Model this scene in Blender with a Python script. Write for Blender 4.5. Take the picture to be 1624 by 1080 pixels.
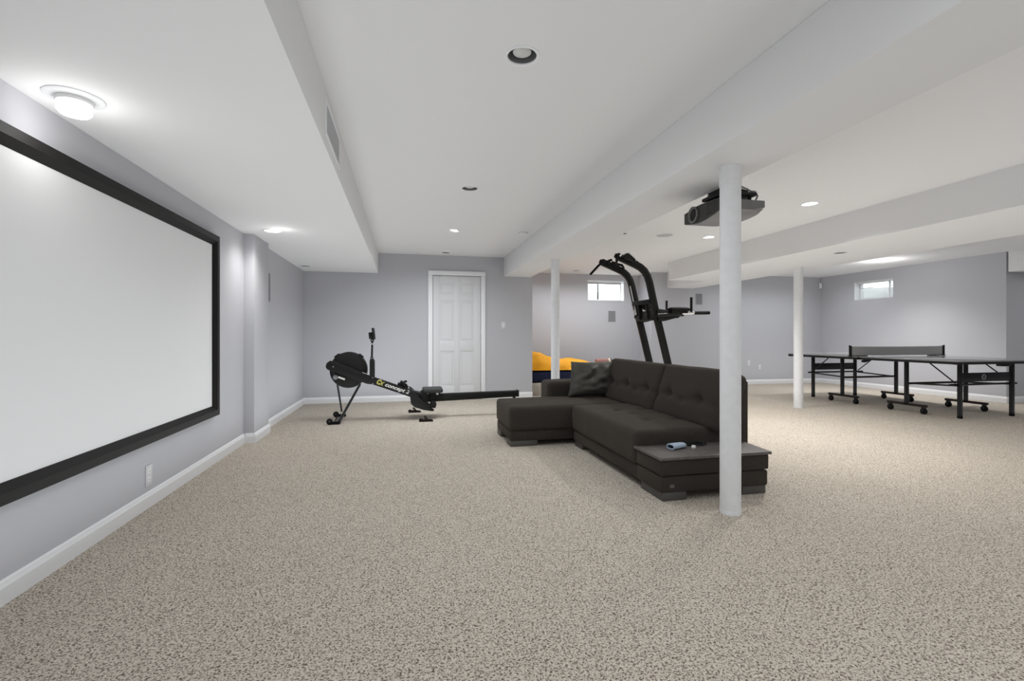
import bpy, bmesh, math, random
from math import sin, cos, pi, radians, sqrt, atan2, exp
from mathutils import Vector, Matrix, noise, Quaternion

for o in list(bpy.data.objects):
    bpy.data.objects.remove(o)
scene = bpy.context.scene
COL = scene.collection
random.seed(7)

# ------------------------------------------------------------------ camera
EYE = 1.07
cam_data = bpy.data.cameras.new('camera')
cam_data.sensor_width = 36.0
cam_data.sensor_fit = 'HORIZONTAL'
cam_data.lens = 36.0 * 760.0 / 1624.0
cam_data.shift_y = -7.0 / 1624.0
cam_data.clip_start = 0.05
cam = bpy.data.objects.new('camera', cam_data)
cam.location = (0, 0, EYE)
cam.rotation_euler = (pi / 2, 0, -math.atan2(170.0, 760.0))
COL.objects.link(cam)
scene.camera = cam

# ------------------------------------------------------------------ view, sky and lamps
scene.view_settings.view_transform = 'Standard'
scene.view_settings.look = 'None'
scene.view_settings.gamma = 1.0
scene.view_settings.use_curve_mapping = False
scene.view_settings.exposure = 0.10
world = bpy.data.worlds.new('overcast_sky')
scene.world = world
world.use_nodes = True
bg = world.node_tree.nodes['Background']
bg.inputs[0].default_value = (0.93, 0.97, 1.0, 1)
bg.inputs[1].default_value = 9.0


def area_lamp(name, loc, sx, sy, watts, rot=(0, 0, 0), spread=180, color=(0.925, 0.97, 1.0)):
    d = bpy.data.lights.new(name, 'AREA')
    d.spread = radians(spread)
    d.shape = 'RECTANGLE'
    d.size = sx
    d.size_y = sy
    d.energy = watts
    d.color = color
    o = bpy.data.objects.new(name, d)
    o.location = loc
    o.rotation_euler = rot
    COL.objects.link(o)
    return o


def spot_lamp(name, loc, watts, angle=120, blend=0.7, radius=0.05, color=(1, 0.98, 0.95)):
    d = bpy.data.lights.new(name, 'SPOT')
    d.energy = watts
    d.spot_size = radians(angle)
    d.spot_blend = blend
    d.shadow_soft_size = radius
    d.color = color
    o = bpy.data.objects.new(name, d)
    o.location = loc
    COL.objects.link(o)
    return o


def point_lamp(name, loc, watts, radius=0.05, color=(1, 0.99, 0.97)):
    d = bpy.data.lights.new(name, 'POINT')
    d.energy = watts
    d.shadow_soft_size = radius
    d.color = color
    o = bpy.data.objects.new(name, d)
    o.location = loc
    COL.objects.link(o)
    return o


DOWN = (0, 0, 0)
UP = (pi, 0, 0)
area_lamp('fill_light_behind', (1.6, -1.3, 1.25), 5.0, 1.8, 22, (radians(90), 0, 0))  # added soft fill behind the camera, not a fixture of the room
area_lamp('fill_light_near', (1.2, 0.0, 2.39), 4.5, 1.6, 29, DOWN, 165)  # added fill over the near floor, no fitting there
area_lamp('fill_light_centre', (0.6, 4.7, 2.39), 1.2, 5.6, 27, DOWN, 145)  # added overhead fill for the central strip, separate from its downlights
area_lamp('fill_light_middle', (3.4, 4.0, 2.39), 1.6, 8.0, 13, DOWN, 140)  # added overhead fill between beam and soffit, belongs to no fixture
area_lamp('fill_light_right', (7.7, 4.2, 2.39), 2.2, 6.0, 10, DOWN, 140)  # added overhead fill for the ping pong side
area_lamp('fill_light_back', (7.6, 8.2, 2.39), 2.6, 0.9, 17, DOWN, 150)  # added fill that lifts the back wall
area_lamp('fill_light_nook', (3.6, 8.9, 2.39), 2.4, 1.0, 27, DOWN, 150)  # added fill that brightens the nook walls
area_lamp('room_lamp_eyeball', (0.4, 6.0, 2.30), 1.0, 0.5, 13, (radians(27), 0, 0), 118)
area_lamp('fill_light_side', (10.6, 3.6, 2.39), 1.6, 2.6, 20, DOWN)  # added fill for the header and the wall round the corner
area_lamp('bounce_fill_left', (-0.5, 4.0, 0.04), 1.6, 7.6, 36, UP)  # added upward fill just above the floor, imitates carpet bounce
area_lamp('bounce_fill_middle', (4.2, 4.6, 0.04), 2.4, 8.6, 34, UP)  # added floor-level fill, stands in for bounce onto the middle ceiling
area_lamp('bounce_fill_right', (7.7, 5.0, 0.04), 2.8, 8.0, 27, UP)  # added floor-level fill, stands in for bounce onto the right ceiling


# ------------------------------------------------------------------ materials
MATS = {}


def mat(name, col, rough=0.6, metal=0.0, spec=0.5, bump=0.0, bscale=200.0, var=0.0, vscale=8.0, emit=0.0, sheen=0.0):
    if name in MATS:
        return MATS[name]
    m = bpy.data.materials.new(name)
    m.use_nodes = True
    nt = m.node_tree
    b = nt.nodes['Principled BSDF']
    b.inputs['Base Color'].default_value = (*col, 1)
    b.inputs['Roughness'].default_value = rough
    b.inputs['Metallic'].default_value = metal
    b.inputs['Specular IOR Level'].default_value = spec
    if sheen:
        b.inputs['Sheen Weight'].default_value = sheen
        b.inputs['Sheen Tint'].default_value = (1.0, 0.84, 0.70, 1)
    if emit:
        b.inputs['Emission Color'].default_value = (*col, 1)
        b.inputs['Emission Strength'].default_value = emit
    tc = nt.nodes.new('ShaderNodeTexCoord')
    if bump:
        nz = nt.nodes.new('ShaderNodeTexNoise')
        nz.inputs['Scale'].default_value = bscale
        nz.inputs['Detail'].default_value = 3
        nt.links.new(tc.outputs['Object'], nz.inputs['Vector'])
        bp = nt.nodes.new('ShaderNodeBump')
        bp.inputs['Strength'].default_value = bump
        bp.inputs['Distance'].default_value = 0.004
        nt.links.new(nz.outputs['Fac'], bp.inputs['Height'])
        nt.links.new(bp.outputs['Normal'], b.inputs['Normal'])
    if var:
        nz2 = nt.nodes.new('ShaderNodeTexNoise')
        nz2.inputs['Scale'].default_value = vscale
        nz2.inputs['Detail'].default_value = 4
        nt.links.new(tc.outputs['Object'], nz2.inputs['Vector'])
        rp = nt.nodes.new('ShaderNodeValToRGB')
        rp.color_ramp.elements[0].position = 0.3
        rp.color_ramp.elements[1].position = 0.7
        rp.color_ramp.elements[0].color = (*[c * (1 - var) for c in col], 1)
        rp.color_ramp.elements[1].color = (*[min(1, c * (1 + var)) for c in col], 1)
        nt.links.new(nz2.outputs['Fac'], rp.inputs['Fac'])
        nt.links.new(rp.outputs['Color'], b.inputs['Base Color'])
    MATS[name] = m
    return m


WALL = mat('wall_paint', (0.510, 0.511, 0.542), 0.75, spec=0.25, bump=0.05, bscale=300)
CEIL = mat('ceiling_paint', (0.80, 0.80, 0.805), 0.85, spec=0.15, bump=0.03, bscale=250)
TRIM = mat('trim_paint', (0.85, 0.855, 0.875), 0.45, spec=0.4)
DOORW = mat('door_paint', (0.68, 0.68, 0.695), 0.45, spec=0.4)
COLW = mat('column_paint', (0.78, 0.785, 0.80), 0.5, var=0.03, vscale=20)
SCREEN = mat('screen_fabric', (0.80, 0.80, 0.81), 0.75, spec=0.2)
FRAMEB = mat('screen_frame_black', (0.008, 0.0072, 0.0068), 0.55, spec=0.22, bump=0.15, bscale=700)
SOFA = mat('sofa_fabric', (0.043, 0.037, 0.032), 0.95, spec=0.06, bump=0.3, bscale=900, var=0.08, vscale=60, sheen=0.07)
SOFA_SHADE = mat('sofa_recess_shade', (0.010, 0.010, 0.0095), 0.8, spec=0.1)  # darker than the fabric, carries the shade of the recess
SATIN = mat('pillow_satin', (0.045, 0.042, 0.034), 0.45, spec=0.4)
TABTOP = mat('ash_veneer', (0.098, 0.085, 0.077), 0.5, var=0.2, vscale=30)
FOOTG = mat('foot_grey', (0.075, 0.069, 0.063), 0.5)
BLACK = mat('black_metal', (0.009, 0.009, 0.0085), 0.45, spec=0.25)
BLACKG = mat('black_plastic', (0.0095, 0.0095, 0.009), 0.5, spec=0.22)
RUBBER = mat('black_rubber', (0.008, 0.0075, 0.007), 0.8, spec=0.15)
GUNM = mat('dark_steel', (0.0085, 0.0085, 0.008), 0.42, spec=0.2)
BROWNB = mat('brown_black_metal', (0.014, 0.008, 0.0055), 0.5, spec=0.2)
GREYSEAT = mat('rower_seat_grey', (0.038, 0.040, 0.038), 0.65, spec=0.25)
CHROME = mat('chrome', (0.72, 0.72, 0.72), 0.2, metal=1.0)
SILVER = mat('silver_label', (0.5, 0.5, 0.49), 0.4)
WHITEP = mat('white_plastic', (0.80, 0.80, 0.80), 0.4)
PLATE = mat('wall_plate', (0.62, 0.62, 0.645), 0.45)
GRILLE = mat('speaker_grille_grey', (0.22, 0.22, 0.235), 0.7, bump=0.4, bscale=500)
GRILLF = mat('speaker_frame_grey', (0.36, 0.365, 0.385), 0.6)
GRILLC = mat('ceiling_speaker_grey', (0.50, 0.50, 0.505), 0.7)
BAFFLE = mat('light_baffle_grey', (0.17, 0.17, 0.175), 0.5)
BULBOFF = mat('bulb_off', (0.62, 0.62, 0.61), 0.35)
BULBON = mat('bulb_glow', (1.0, 0.985, 0.95), 0.4, emit=5.0)
GLOBE = mat('globe_glow', (1.0, 0.99, 0.97), 0.4, emit=1.1)
YELLOW = mat('yellow_cotton', (0.82, 0.36, 0.016), 0.7, spec=0.2, var=0.10, vscale=5)
NAVY = mat('navy_cotton', (0.006, 0.009, 0.036), 0.75, spec=0.3, var=0.2, vscale=8)
PINK = mat('dusty_pink', (0.33, 0.17, 0.15), 0.8)
CREAM = mat('cream_cloth', (0.72, 0.62, 0.52), 0.8)
BLUE = mat('pale_blue_cloth', (0.42, 0.51, 0.61), 0.6, bump=0.3, bscale=500)
DKBLUE = mat('slate_blue_lining', (0.06, 0.095, 0.13), 0.8)
TTOP = mat('table_top_with_reflection', (0.25, 0.254, 0.265), 0.11, spec=0.8)  # base colour lightened to hold the wall's reflection on a darker top
TLINE = mat('table_line_white', (0.62, 0.62, 0.63), 0.45)
TAPRON = mat('table_apron_black', (0.008, 0.008, 0.009), 0.45, spec=0.25)
PROJ = mat('projector_grey', (0.085, 0.084, 0.082), 0.4, spec=0.5)
PROJD = mat('projector_charcoal', (0.022, 0.021, 0.020), 0.4)
PROJB = mat('projector_belly_grey', (0.16, 0.158, 0.155), 0.42)
LENS = mat('lens_glass', (0.004, 0.004, 0.005), 0.3, spec=0.3)
GREYC = mat('grey_cable', (0.20, 0.20, 0.20), 0.5)
LOGOY = mat('logo_yellow', (0.50, 0.47, 0.11), 0.5)
LOGOW = mat('logo_white', (0.70, 0.70, 0.66), 0.5)
LOGOG = mat('logo_grey', (0.16, 0.16, 0.16), 0.4)
WELL = mat('window_well_white', (0.80, 0.80, 0.78), 0.7)
BLIND = mat('blind_white', (0.82, 0.82, 0.82), 0.5)
BLINDG = mat('blind_headrail_grey', (0.50, 0.50, 0.49), 0.5)
SEAM = mat('dark_seal', (0.03, 0.03, 0.03), 0.6, spec=0.2)
EYEB = mat('eyeball_glow', (0.90, 0.895, 0.88), 0.4, emit=0.55)


def carpet_mat():
    m = bpy.data.materials.new('speckled_carpet')
    m.use_nodes = True
    nt = m.node_tree
    b = nt.nodes['Principled BSDF']
    b.inputs['Roughness'].default_value = 0.95
    b.inputs['Specular IOR Level'].default_value = 0.08
    tc = nt.nodes.new('ShaderNodeTexCoord')
    vo = nt.nodes.new('ShaderNodeTexVoronoi')
    vo.inputs['Scale'].default_value = 240
    nt.links.new(tc.outputs['Object'], vo.inputs['Vector'])
    sp = nt.nodes.new('ShaderNodeSeparateColor')
    nt.links.new(vo.outputs['Color'], sp.inputs['Color'])
    n1 = nt.nodes.new('ShaderNodeTexNoise')
    n1.inputs['Scale'].default_value = 120
    n1.inputs['Detail'].default_value = 2
    nt.links.new(tc.outputs['Object'], n1.inputs['Vector'])
    ad = nt.nodes.new('ShaderNodeMath')
    ad.operation = 'MULTIPLY_ADD'
    ad.inputs[1].default_value = 0.45
    nt.links.new(sp.outputs['Red'], ad.inputs[0])
    nt.links.new(n1.outputs['Fac'], ad.inputs[2])
    r1 = nt.nodes.new('ShaderNodeValToRGB')
    r1.color_ramp.interpolation = 'LINEAR'
    e = r1.color_ramp.elements
    e[0].position = 0.50
    e[0].color = (0.110, 0.091, 0.073, 1)
    e[1].position = 0.90
    e[1].color = (0.63, 0.575, 0.495, 1)
    for pos, c in ((0.56, (0.20, 0.17, 0.139, 1)), (0.63, (0.39, 0.342, 0.286, 1)), (0.72, (0.495, 0.445, 0.377, 1))):
        q = e.new(pos)
        q.color = c
    nt.links.new(ad.outputs[0], r1.inputs['Fac'])
    n2 = nt.nodes.new('ShaderNodeTexNoise')
    n2.inputs['Scale'].default_value = 1.3
    n2.inputs['Detail'].default_value = 2
    nt.links.new(tc.outputs['Object'], n2.inputs['Vector'])
    r2 = nt.nodes.new('ShaderNodeValToRGB')
    r2.color_ramp.elements[0].color = (0.95, 0.94, 0.93, 1)
    r2.color_ramp.elements[1].color = (1.04, 1.04, 1.05, 1)
    nt.links.new(n2.outputs['Fac'], r2.inputs['Fac'])
    mx = nt.nodes.new('ShaderNodeMix')
    mx.data_type = 'RGBA'
    mx.blend_type = 'MULTIPLY'
    mx.inputs['Factor'].default_value = 1
    nt.links.new(r1.outputs['Color'], mx.inputs['A'])
    nt.links.new(r2.outputs['Color'], mx.inputs['B'])
    nt.links.new(mx.outputs['Result'], b.inputs['Base Color'])
    bp = nt.nodes.new('ShaderNodeBump')
    bp.inputs['Strength'].default_value = 0.25
    bp.inputs['Distance'].default_value = 0.004
    nt.links.new(n1.outputs['Fac'], bp.inputs['Height'])
    nt.links.new(bp.outputs['Normal'], b.inputs['Normal'])
    return m


CARPET = carpet_mat()


def glass_mat():
    m = bpy.data.materials.new('window_glass')
    m.use_nodes = True
    nt = m.node_tree
    nt.nodes.remove(nt.nodes['Principled BSDF'])
    out = nt.nodes['Material Output']
    t = nt.nodes.new('ShaderNodeBsdfTransparent')
    t.inputs[0].default_value = (0.95, 0.98, 0.97, 1)
    g = nt.nodes.new('ShaderNodeBsdfGlossy')
    g.inputs['Roughness'].default_value = 0.02
    mx = nt.nodes.new('ShaderNodeMixShader')
    mx.inputs[0].default_value = 0.06
    nt.links.new(t.outputs[0], mx.inputs[1])
    nt.links.new(g.outputs[0], mx.inputs[2])
    nt.links.new(mx.outputs[0], out.inputs[0])
    return m


def net_mat():
    m = bpy.data.materials.new('net_mesh_grey')
    m.use_nodes = True
    nt = m.node_tree
    b = nt.nodes['Principled BSDF']
    b.inputs['Base Color'].default_value = (0.34, 0.335, 0.33, 1)
    b.inputs['Roughness'].default_value = 0.8
    b.inputs['Alpha'].default_value = 0.82
    return m


GLASS = glass_mat()
NETM = net_mat()


# ------------------------------------------------------------------ mesh builder
class MB:
    def __init__(self):
        self.bm = bmesh.new()

    def _add(self, verts, faces, M=None):
        vs = [self.bm.verts.new(M @ Vector(v) if M is not None else v) for v in verts]
        for f in faces:
            try:
                self.bm.faces.new([vs[i] for i in f])
            except ValueError:
                pass
        return vs

    def box(self, x0, x1, y0, y1, z0, z1, bev=0.0, seg=2, M=None):
        t = bmesh.new()
        r = bmesh.ops.create_cube(t, size=1.0)
        for v in t.verts:
            v.co = Vector((x0 + (v.co.x + .5) * (x1 - x0), y0 + (v.co.y + .5) * (y1 - y0), z0 + (v.co.z + .5) * (z1 - z0)))
        if bev:
            bmesh.ops.bevel(t, geom=list(t.edges), offset=bev, segments=seg, affect='EDGES', profile=0.5)
        self.merge(t, M)
        return self

    def merge(self, t, M=None):
        t.verts.ensure_lookup_table()
        vm = {}
        for v in t.verts:
            vm[v] = self.bm.verts.new(M @ v.co if M is not None else v.co)
        for f in t.faces:
            try:
                self.bm.faces.new([vm[v] for v in f.verts])
            except ValueError:
                pass
        t.free()

    def prism(self, pts, lo, hi, axis='y', bev=0.0, seg=2, M=None):
        """extrude a polygon given in the plane across axis: y -> (x,z), x -> (y,z), z -> (x,y)"""
        t = bmesh.new()

        def P(p, a):
            return {'y': (p[0], a, p[1]), 'x': (a, p[0], p[1]), 'z': (p[0], p[1], a)}[axis]
        A = [t.verts.new(P(p, lo)) for p in pts]
        B = [t.verts.new(P(p, hi)) for p in pts]
        n = len(pts)
        t.faces.new(A)
        t.faces.new(B[::-1])
        for i in range(n):
            t.faces.new([A[i], B[i], B[(i + 1) % n], A[(i + 1) % n]])
        bmesh.ops.recalc_face_normals(t, faces=list(t.faces))
        if bev:
            bmesh.ops.bevel(t, geom=list(t.edges), offset=bev, segments=seg, affect='EDGES', profile=0.5)
        self.merge(t, M)
        return self

    def cyl(self, p0, p1, r0, r1=None, n=20, cap=True):
        p0 = Vector(p0)
        p1 = Vector(p1)
        r1 = r0 if r1 is None else r1
        d = (p1 - p0).normalized()
        u = d.orthogonal().normalized()
        w = d.cross(u)
        v = []
        for p, r in ((p0, r0), (p1, r1)):
            for k in range(n):
                a = 2 * pi * k / n
                v.append(p + u * (r * cos(a)) + w * (r * sin(a)))
        f = [(k, (k + 1) % n, n + (k + 1) % n, n + k) for k in range(n)]
        if cap:
            f.append(tuple(range(n))[::-1])
            f.append(tuple(range(n, 2 * n)))
        self._add(v, f)
        return self

    def tube(self, pts, r, n=10, cap=True):
        """round tube along a polyline; r is a number or one per point"""
        self.sweep(pts, [(cos(2 * pi * k / n), sin(2 * pi * k / n)) for k in range(n)], r, cap)
        return self

    def sweep(self, pts, prof, r=1.0, cap=True, up=None):
        pts = [Vector(p) for p in pts]
        m = len(pts)
        rs = r if isinstance(r, (list, tuple)) else [r] * m
        n = len(prof)
        vs = []
        u = None
        for i, p in enumerate(pts):
            a = (pts[min(i + 1, m - 1)] - pts[max(i - 1, 0)]).normalized()
            if u is None:
                u = Vector(up) if up is not None else a.orthogonal()
            u = (u - a * u.dot(a)).normalized()
            w = a.cross(u)
            for (x, y) in prof:
                vs.append(p + u * (x * rs[i]) + w * (y * rs[i]))
        f = []
        for i in range(m - 1):
            for k in range(n):
                f.append((i * n + k, i * n + (k + 1) % n, (i + 1) * n + (k + 1) % n, (i + 1) * n + k))
        if cap:
            f.append(tuple(range(n))[::-1])
            f.append(tuple(range((m - 1) * n, m * n)))
        self._add(vs, f)
        return self

    def lathe(self, prof, centre, axis='z', n=32, flip=False):
        """prof: list of (r, h) ; h measured along the axis from the centre"""
        c = Vector(centre)
        vs = []
        for (r, hh) in prof:
            for k in range(n):
                a = 2 * pi * k / n
                x, y = r * cos(a), r * sin(a)
                vs.append(c + {'z': Vector((x, y, hh)), 'y': Vector((x, hh, y)), 'x': Vector((hh, x, y))}[axis])
        f = []
        for i in range(len(prof) - 1):
            for k in range(n):
                f.append((i * n + k, i * n + (k + 1) % n, (i + 1) * n + (k + 1) % n, (i + 1) * n + k))
        t = bmesh.new()
        tv = [t.verts.new(v) for v in vs]
        for q in f:
            t.faces.new([tv[i] for i in q])
        bmesh.ops.remove_doubles(t, verts=list(t.verts), dist=1e-5)
        bmesh.ops.recalc_face_normals(t, faces=list(t.faces))
        self.merge(t)
        return self

    def build(self, name, material, parent=None, smooth=35, origin=None):
        bm = self.bm
        bmesh.ops.recalc_face_normals(bm, faces=list(bm.faces))
        off = Vector(origin) if origin is not None else (root_loc(parent) if parent is not None else Vector((0, 0, 0)))
        for v in bm.verts:
            v.co -= off
        me = bpy.data.meshes.new(name)
        bm.to_mesh(me)
        bm.free()
        if smooth:
            me.shade_smooth()
            me.set_sharp_from_angle(angle=radians(smooth))
        me.materials.append(material)
        o = bpy.data.objects.new(name, me)
        COL.objects.link(o)
        if parent is not None:
            o.parent = parent
        else:
            o.location = off
        return o


def root_loc(o):
    v = Vector(o.location)
    while o.parent is not None:
        o = o.parent
        v += Vector(o.location)
    return v


def thing(name, label, cat, loc, group=None):
    o = bpy.data.objects.new(name, None)
    o.empty_display_size = 0.1
    o.location = loc
    COL.objects.link(o)
    o['kind'] = 'thing'
    o['label'] = label
    o['category'] = cat
    if group:
        o['group'] = group
    return o


def tag(o, label, cat, group=None):
    o['kind'] = 'thing'
    o['label'] = label
    o['category'] = cat
    if group:
        o['group'] = group
    return o


def struct(o, label=None):
    o['kind'] = 'structure'
    if label:
        o['label'] = label
    return o


def sbox(name, m, *b, bev=0.0):
    return struct(MB().box(*b, bev=bev).build(name, m, smooth=0 if not bev else 35))


# ------------------------------------------------------------------ room numbers
XL, YF, XE = -1.57, 8.08, 2.17          # left wall, far wall, end of the far wall
YN, XB, YB = 9.85, 5.10, 9.25           # nook wall, bump, back wall on the right
XR, YC = 9.38, 5.75                     # right wall and its near corner
ZC, ZS = 2.42, 2.095                    # ceiling, undersides of soffits
Y0, XX = -1.6, 12.0                     # wall behind the camera, far right wall

# ------------------------------------------------------------------ floor
sbox('floor', CARPET, XL - .2, XX + .2, Y0 - .2, YN + .2, -0.12, 0.0)

# walls
sbox('wall_left', WALL, XL - .15, XL, Y0, 5.26, 0, ZC)
sbox('wall_left.001', WALL, XL - .15, -1.555, 5.78, YF + .1, 0, ZC)
sbox('wall_left_pilaster', WALL, XL - .15, -1.475, 5.26, 5.78, 0, ZS + .02, bev=0.004)
sbox('wall_far', WALL, XL - .1, XE, YF, YF + .14, 0, ZC)
sbox('wall_nook_side', WALL, XE - .14, XE, YF + .14, YN, 0, ZC)


def wall_with_hole(name, axis, a0, a1, z0, z1, p0, p1, h):
    """wall slab along an axis with a rectangular hole h = (a, b, zlo, zhi)"""
    mb = MB()
    segs = [(a0, h[0], z0, z1), (h[1], a1, z0, z1), (h[0], h[1], z0, h[2]), (h[0], h[1], h[3], z1)]
    for (u0, u1, w0, w1) in segs:
        if axis == 'x':
            mb.box(u0, u1, p0, p1, w0, w1)
        else:
            mb.box(p0, p1, u0, u1, w0, w1)
    return struct(mb.build(name, WALL, smooth=0))


W1 = (3.905, 4.75, 1.855, 2.272)
W2 = (7.57, 8.40, 1.835, 2.215)
wall_with_hole('wall_nook', 'x', XE - .14, XB, 0, ZC, YN, YN + .24, W1)
sbox('wall_back_bump', WALL, XB, XB + .2, YB, YN + .24, 0, ZC)
sbox('wall_back', WALL, XB + .2, XR + .24, YB, YB + .2, 0, ZC)
wall_with_hole('wall_right', 'y', YC, YB, 0, ZC, XR, XR + .24, W2)
sbox('wall_right_return', WALL, XR + .24, XX, YC, YC + .2, 0, ZC)
sbox('wall_right_end', WALL, XX, XX + .15, Y0, YC + .2, 0, ZC)
sbox('wall_behind', WALL, XL - .15, XX + .15, Y0 - .15, Y0, 0, ZC)


# ------------------------------------------------------------------ ceiling with light openings
def slab_with_holes(name, m, b, holes, smooth=0):
    x0, x1, y0, y1, z0, z1 = b
    o = MB().box(*b).build(name, m, smooth=0)
    for i, (x, y, r) in enumerate(holes):
        c = MB().cyl((x, y, z0 - .05), (x, y, z0 + .16), r, n=40).build('cutter', m, smooth=0)
        md = o.modifiers.new('cut', 'BOOLEAN')
        md.object = c
        md.operation = 'DIFFERENCE'
        md.solver = 'EXACT'
    dg = bpy.context.evaluated_depsgraph_get()
    me = bpy.data.meshes.new_from_object(o.evaluated_get(dg))
    o.modifiers.clear()
    o.data = me
    me.name = name
    for c in [c for c in bpy.data.objects if c.name.startswith('cutter')]:
        bpy.data.objects.remove(c)
    return struct(o)


MAINL = [(0.552, 2.244), (0.58, 4.363), (0.612, 6.121), (0.644, 7.80)]
RL = [(4.03, 4.106), (4.045, 5.79), (3.441, 9.35), (8.30, 6.89)]
LL = [(-1.258, 5.061), (-1.42, 7.50)]
SL = [(5.229, 4.878)]
OPEN_R = 0.074
slab_with_holes('ceiling', CEIL, (XL - .2, XX + .2, Y0 - .2, YN + .3, ZC, ZC + .25), [(x, y, OPEN_R) for x, y in MAINL + RL])
slab_with_holes('ceiling_soffit_left', CEIL, (XL, -0.42, Y0, YF, ZS, ZC), [(x, y, OPEN_R) for x, y in LL])
sbox('ceiling_beam', CEIL, 1.665, 2.135, Y0, YF + .1, ZS, ZC, bev=0.004)
slab_with_holes('ceiling_soffit_middle', CEIL, (4.72, 6.08, Y0, 7.94, ZS, ZC), [(x, y, OPEN_R) for x, y in SL])
sbox('ceiling_soffit_back', CEIL, 5.46, 6.08, 7.94, YB, ZS, ZC)
sbox('ceiling_header_right', CEIL, XR + .01, XX, YC - .35, YC - .02, ZS, ZC, bev=0.004)


# ------------------------------------------------------------------ baseboards
def baseboard(name, p, q, nrm, hgt=0.098, th=0.016):
    """along p->q on the floor, nrm points into the room"""
    p = Vector((*p, 0))
    q = Vector((*q, 0))
    n = Vector((*nrm, 0))
    prof = [(0, 0), (th, 0), (th, hgt * .72), (th * .75, hgt * .80), (th * .62, hgt * .93), (th * .3, hgt), (0, hgt)]
    mb = MB()
    vs = []
    for a in (p, q):
        for (x, z) in prof:
            vs.append(a + n * x + Vector((0, 0, z)))
    k = len(prof)
    f = [(i, (i + 1) % k, k + (i + 1) % k, k + i) for i in range(k)] + [tuple(range(k)), tuple(range(k, 2 * k))]
    mb._add(vs, f)
    return struct(mb.build(name, TRIM, smooth=25))


baseboard('baseboard_left', (XL, Y0), (XL, 5.26), (1, 0))
baseboard('baseboard_left.001', (XL + .016, 5.26), (-1.475, 5.26), (0, -1))
baseboard('baseboard_left.002', (-1.475, 5.244), (-1.475, 5.796), (1, 0))
baseboard('baseboard_left.003', (-1.555, 5.78), (-1.555, YF), (1, 0))
baseboard('baseboard_far', (XL, YF), (0.425, YF), (0, -1))
baseboard('baseboard_far.001', (1.325, YF), (XE, YF), (0, -1))
baseboard('baseboard_back', (XB + .0, YB), (XR, YB), (0, -1))
baseboard('baseboard_right', (XR, YC - .016), (XR, YB - .016), (-1, 0))
baseboard('baseboard_right.001', (XR, YC), (XX, YC), (0, -1))

# ------------------------------------------------------------------ door
DX0, DX1, DZ = 0.452, 1.262, 2.085
dr = struct(MB().box(DX0 + .006, DX1 - .006, YF - .018, YF - .002, 0.012, DZ - .012).build('door_1', DOORW, smooth=0), 'white six panel interior door in the far wall')
# stiles and rails stand proud of the recessed field, the raised panels sit in between
dw = DX1 - DX0 - .012
xs0 = DX0 + .006
ST, MU = 0.115, 0.10
pw = (dw - 2 * ST - MU) / 2
rows = [(0.235, 0.815), (0.985, 1.655), (1.765, 1.955)]
mb = MB()
yf0, yf1 = YF - .026, YF - .016
mb.box(xs0, xs0 + ST, yf0, yf1, .012, DZ - .012, bev=.003)
mb.box(xs0 + dw - ST, xs0 + dw, yf0, yf1, .012, DZ - .012, bev=.003)
mb.box(xs0 + ST + pw, xs0 + ST + pw + MU, yf0, yf1, .012, DZ - .012, bev=.003)
zz = [0.012] + [z for r in rows for z in r] + [DZ - .012]
for i in range(0, len(zz), 2):
    mb.box(xs0 + .01, xs0 + dw - .01, yf0 + .0005, yf1, zz[i], zz[i + 1], bev=.003)
mb.build('door_frame_rails', DOORW, dr)
for (z0, z1) in rows:
    for k in range(2):
        x0 = xs0 + ST + k * (pw + MU)
        mb = MB()
        mb.box(x0 + .028, x0 + pw - .028, yf0 + .003, yf1, z0 + .028, z1 - .028, bev=.007, seg=1)
        mb.build('door_panel', DOORW, dr)
mb = MB()
CW = 0.075
for (a, b) in ((DX0 - CW, DX0), (DX1, DX1 + CW)):
    mb.box(a, b, YF - .034, YF, 0, DZ - .0005, bev=.005)
mb.box(DX0 - CW, DX1 + CW, YF - .034, YF, DZ, DZ + CW, bev=.006)
struct(mb.build('trim_1', TRIM))
mb = MB()
for z in (0.25, 1.05, 1.85):
    mb.cyl((DX1 - .004, YF - .030, z - .045), (DX1 - .004, YF - .030, z + .045), .006, n=8)
mb.build('hinge', SILVER, dr)


# ------------------------------------------------------------------ windows
def window_frame(name, axis, a0, a1, z0, z1, p, d, bar, th, bars_h=()):
    """frame of a sliding basement window; p = plane, d = +1 outward"""
    mb = MB()

    def bx(u0, u1, w0, w1, q0, q1, bev=.003):
        lo, hi = min(q0, q1), max(q0, q1)
        if axis == 'x':
            mb.box(u0, u1, lo, hi, w0, w1, bev=bev)
        else:
            mb.box(lo, hi, u0, u1, w0, w1, bev=bev)
    bx(a0, a0 + th, z0 + th, z1 - th, p, p + d * .06)
    bx(a1 - th, a1, z0 + th, z1 - th, p, p + d * .06)
    bx(a0, a1, z0, z0 + th, p, p + d * .06)
    bx(a0, a1, z1 - th, z1, p, p + d * .06)
    bx(bar - .014, bar + .014, z0 + th, z1 - th, p + d * .01, p + d * .05)
    for zb in bars_h:
        bx(a0 + th, a1 - th, zb - .008, zb + .008, p + d * .015, p + d * .04)
    return mb


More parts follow.
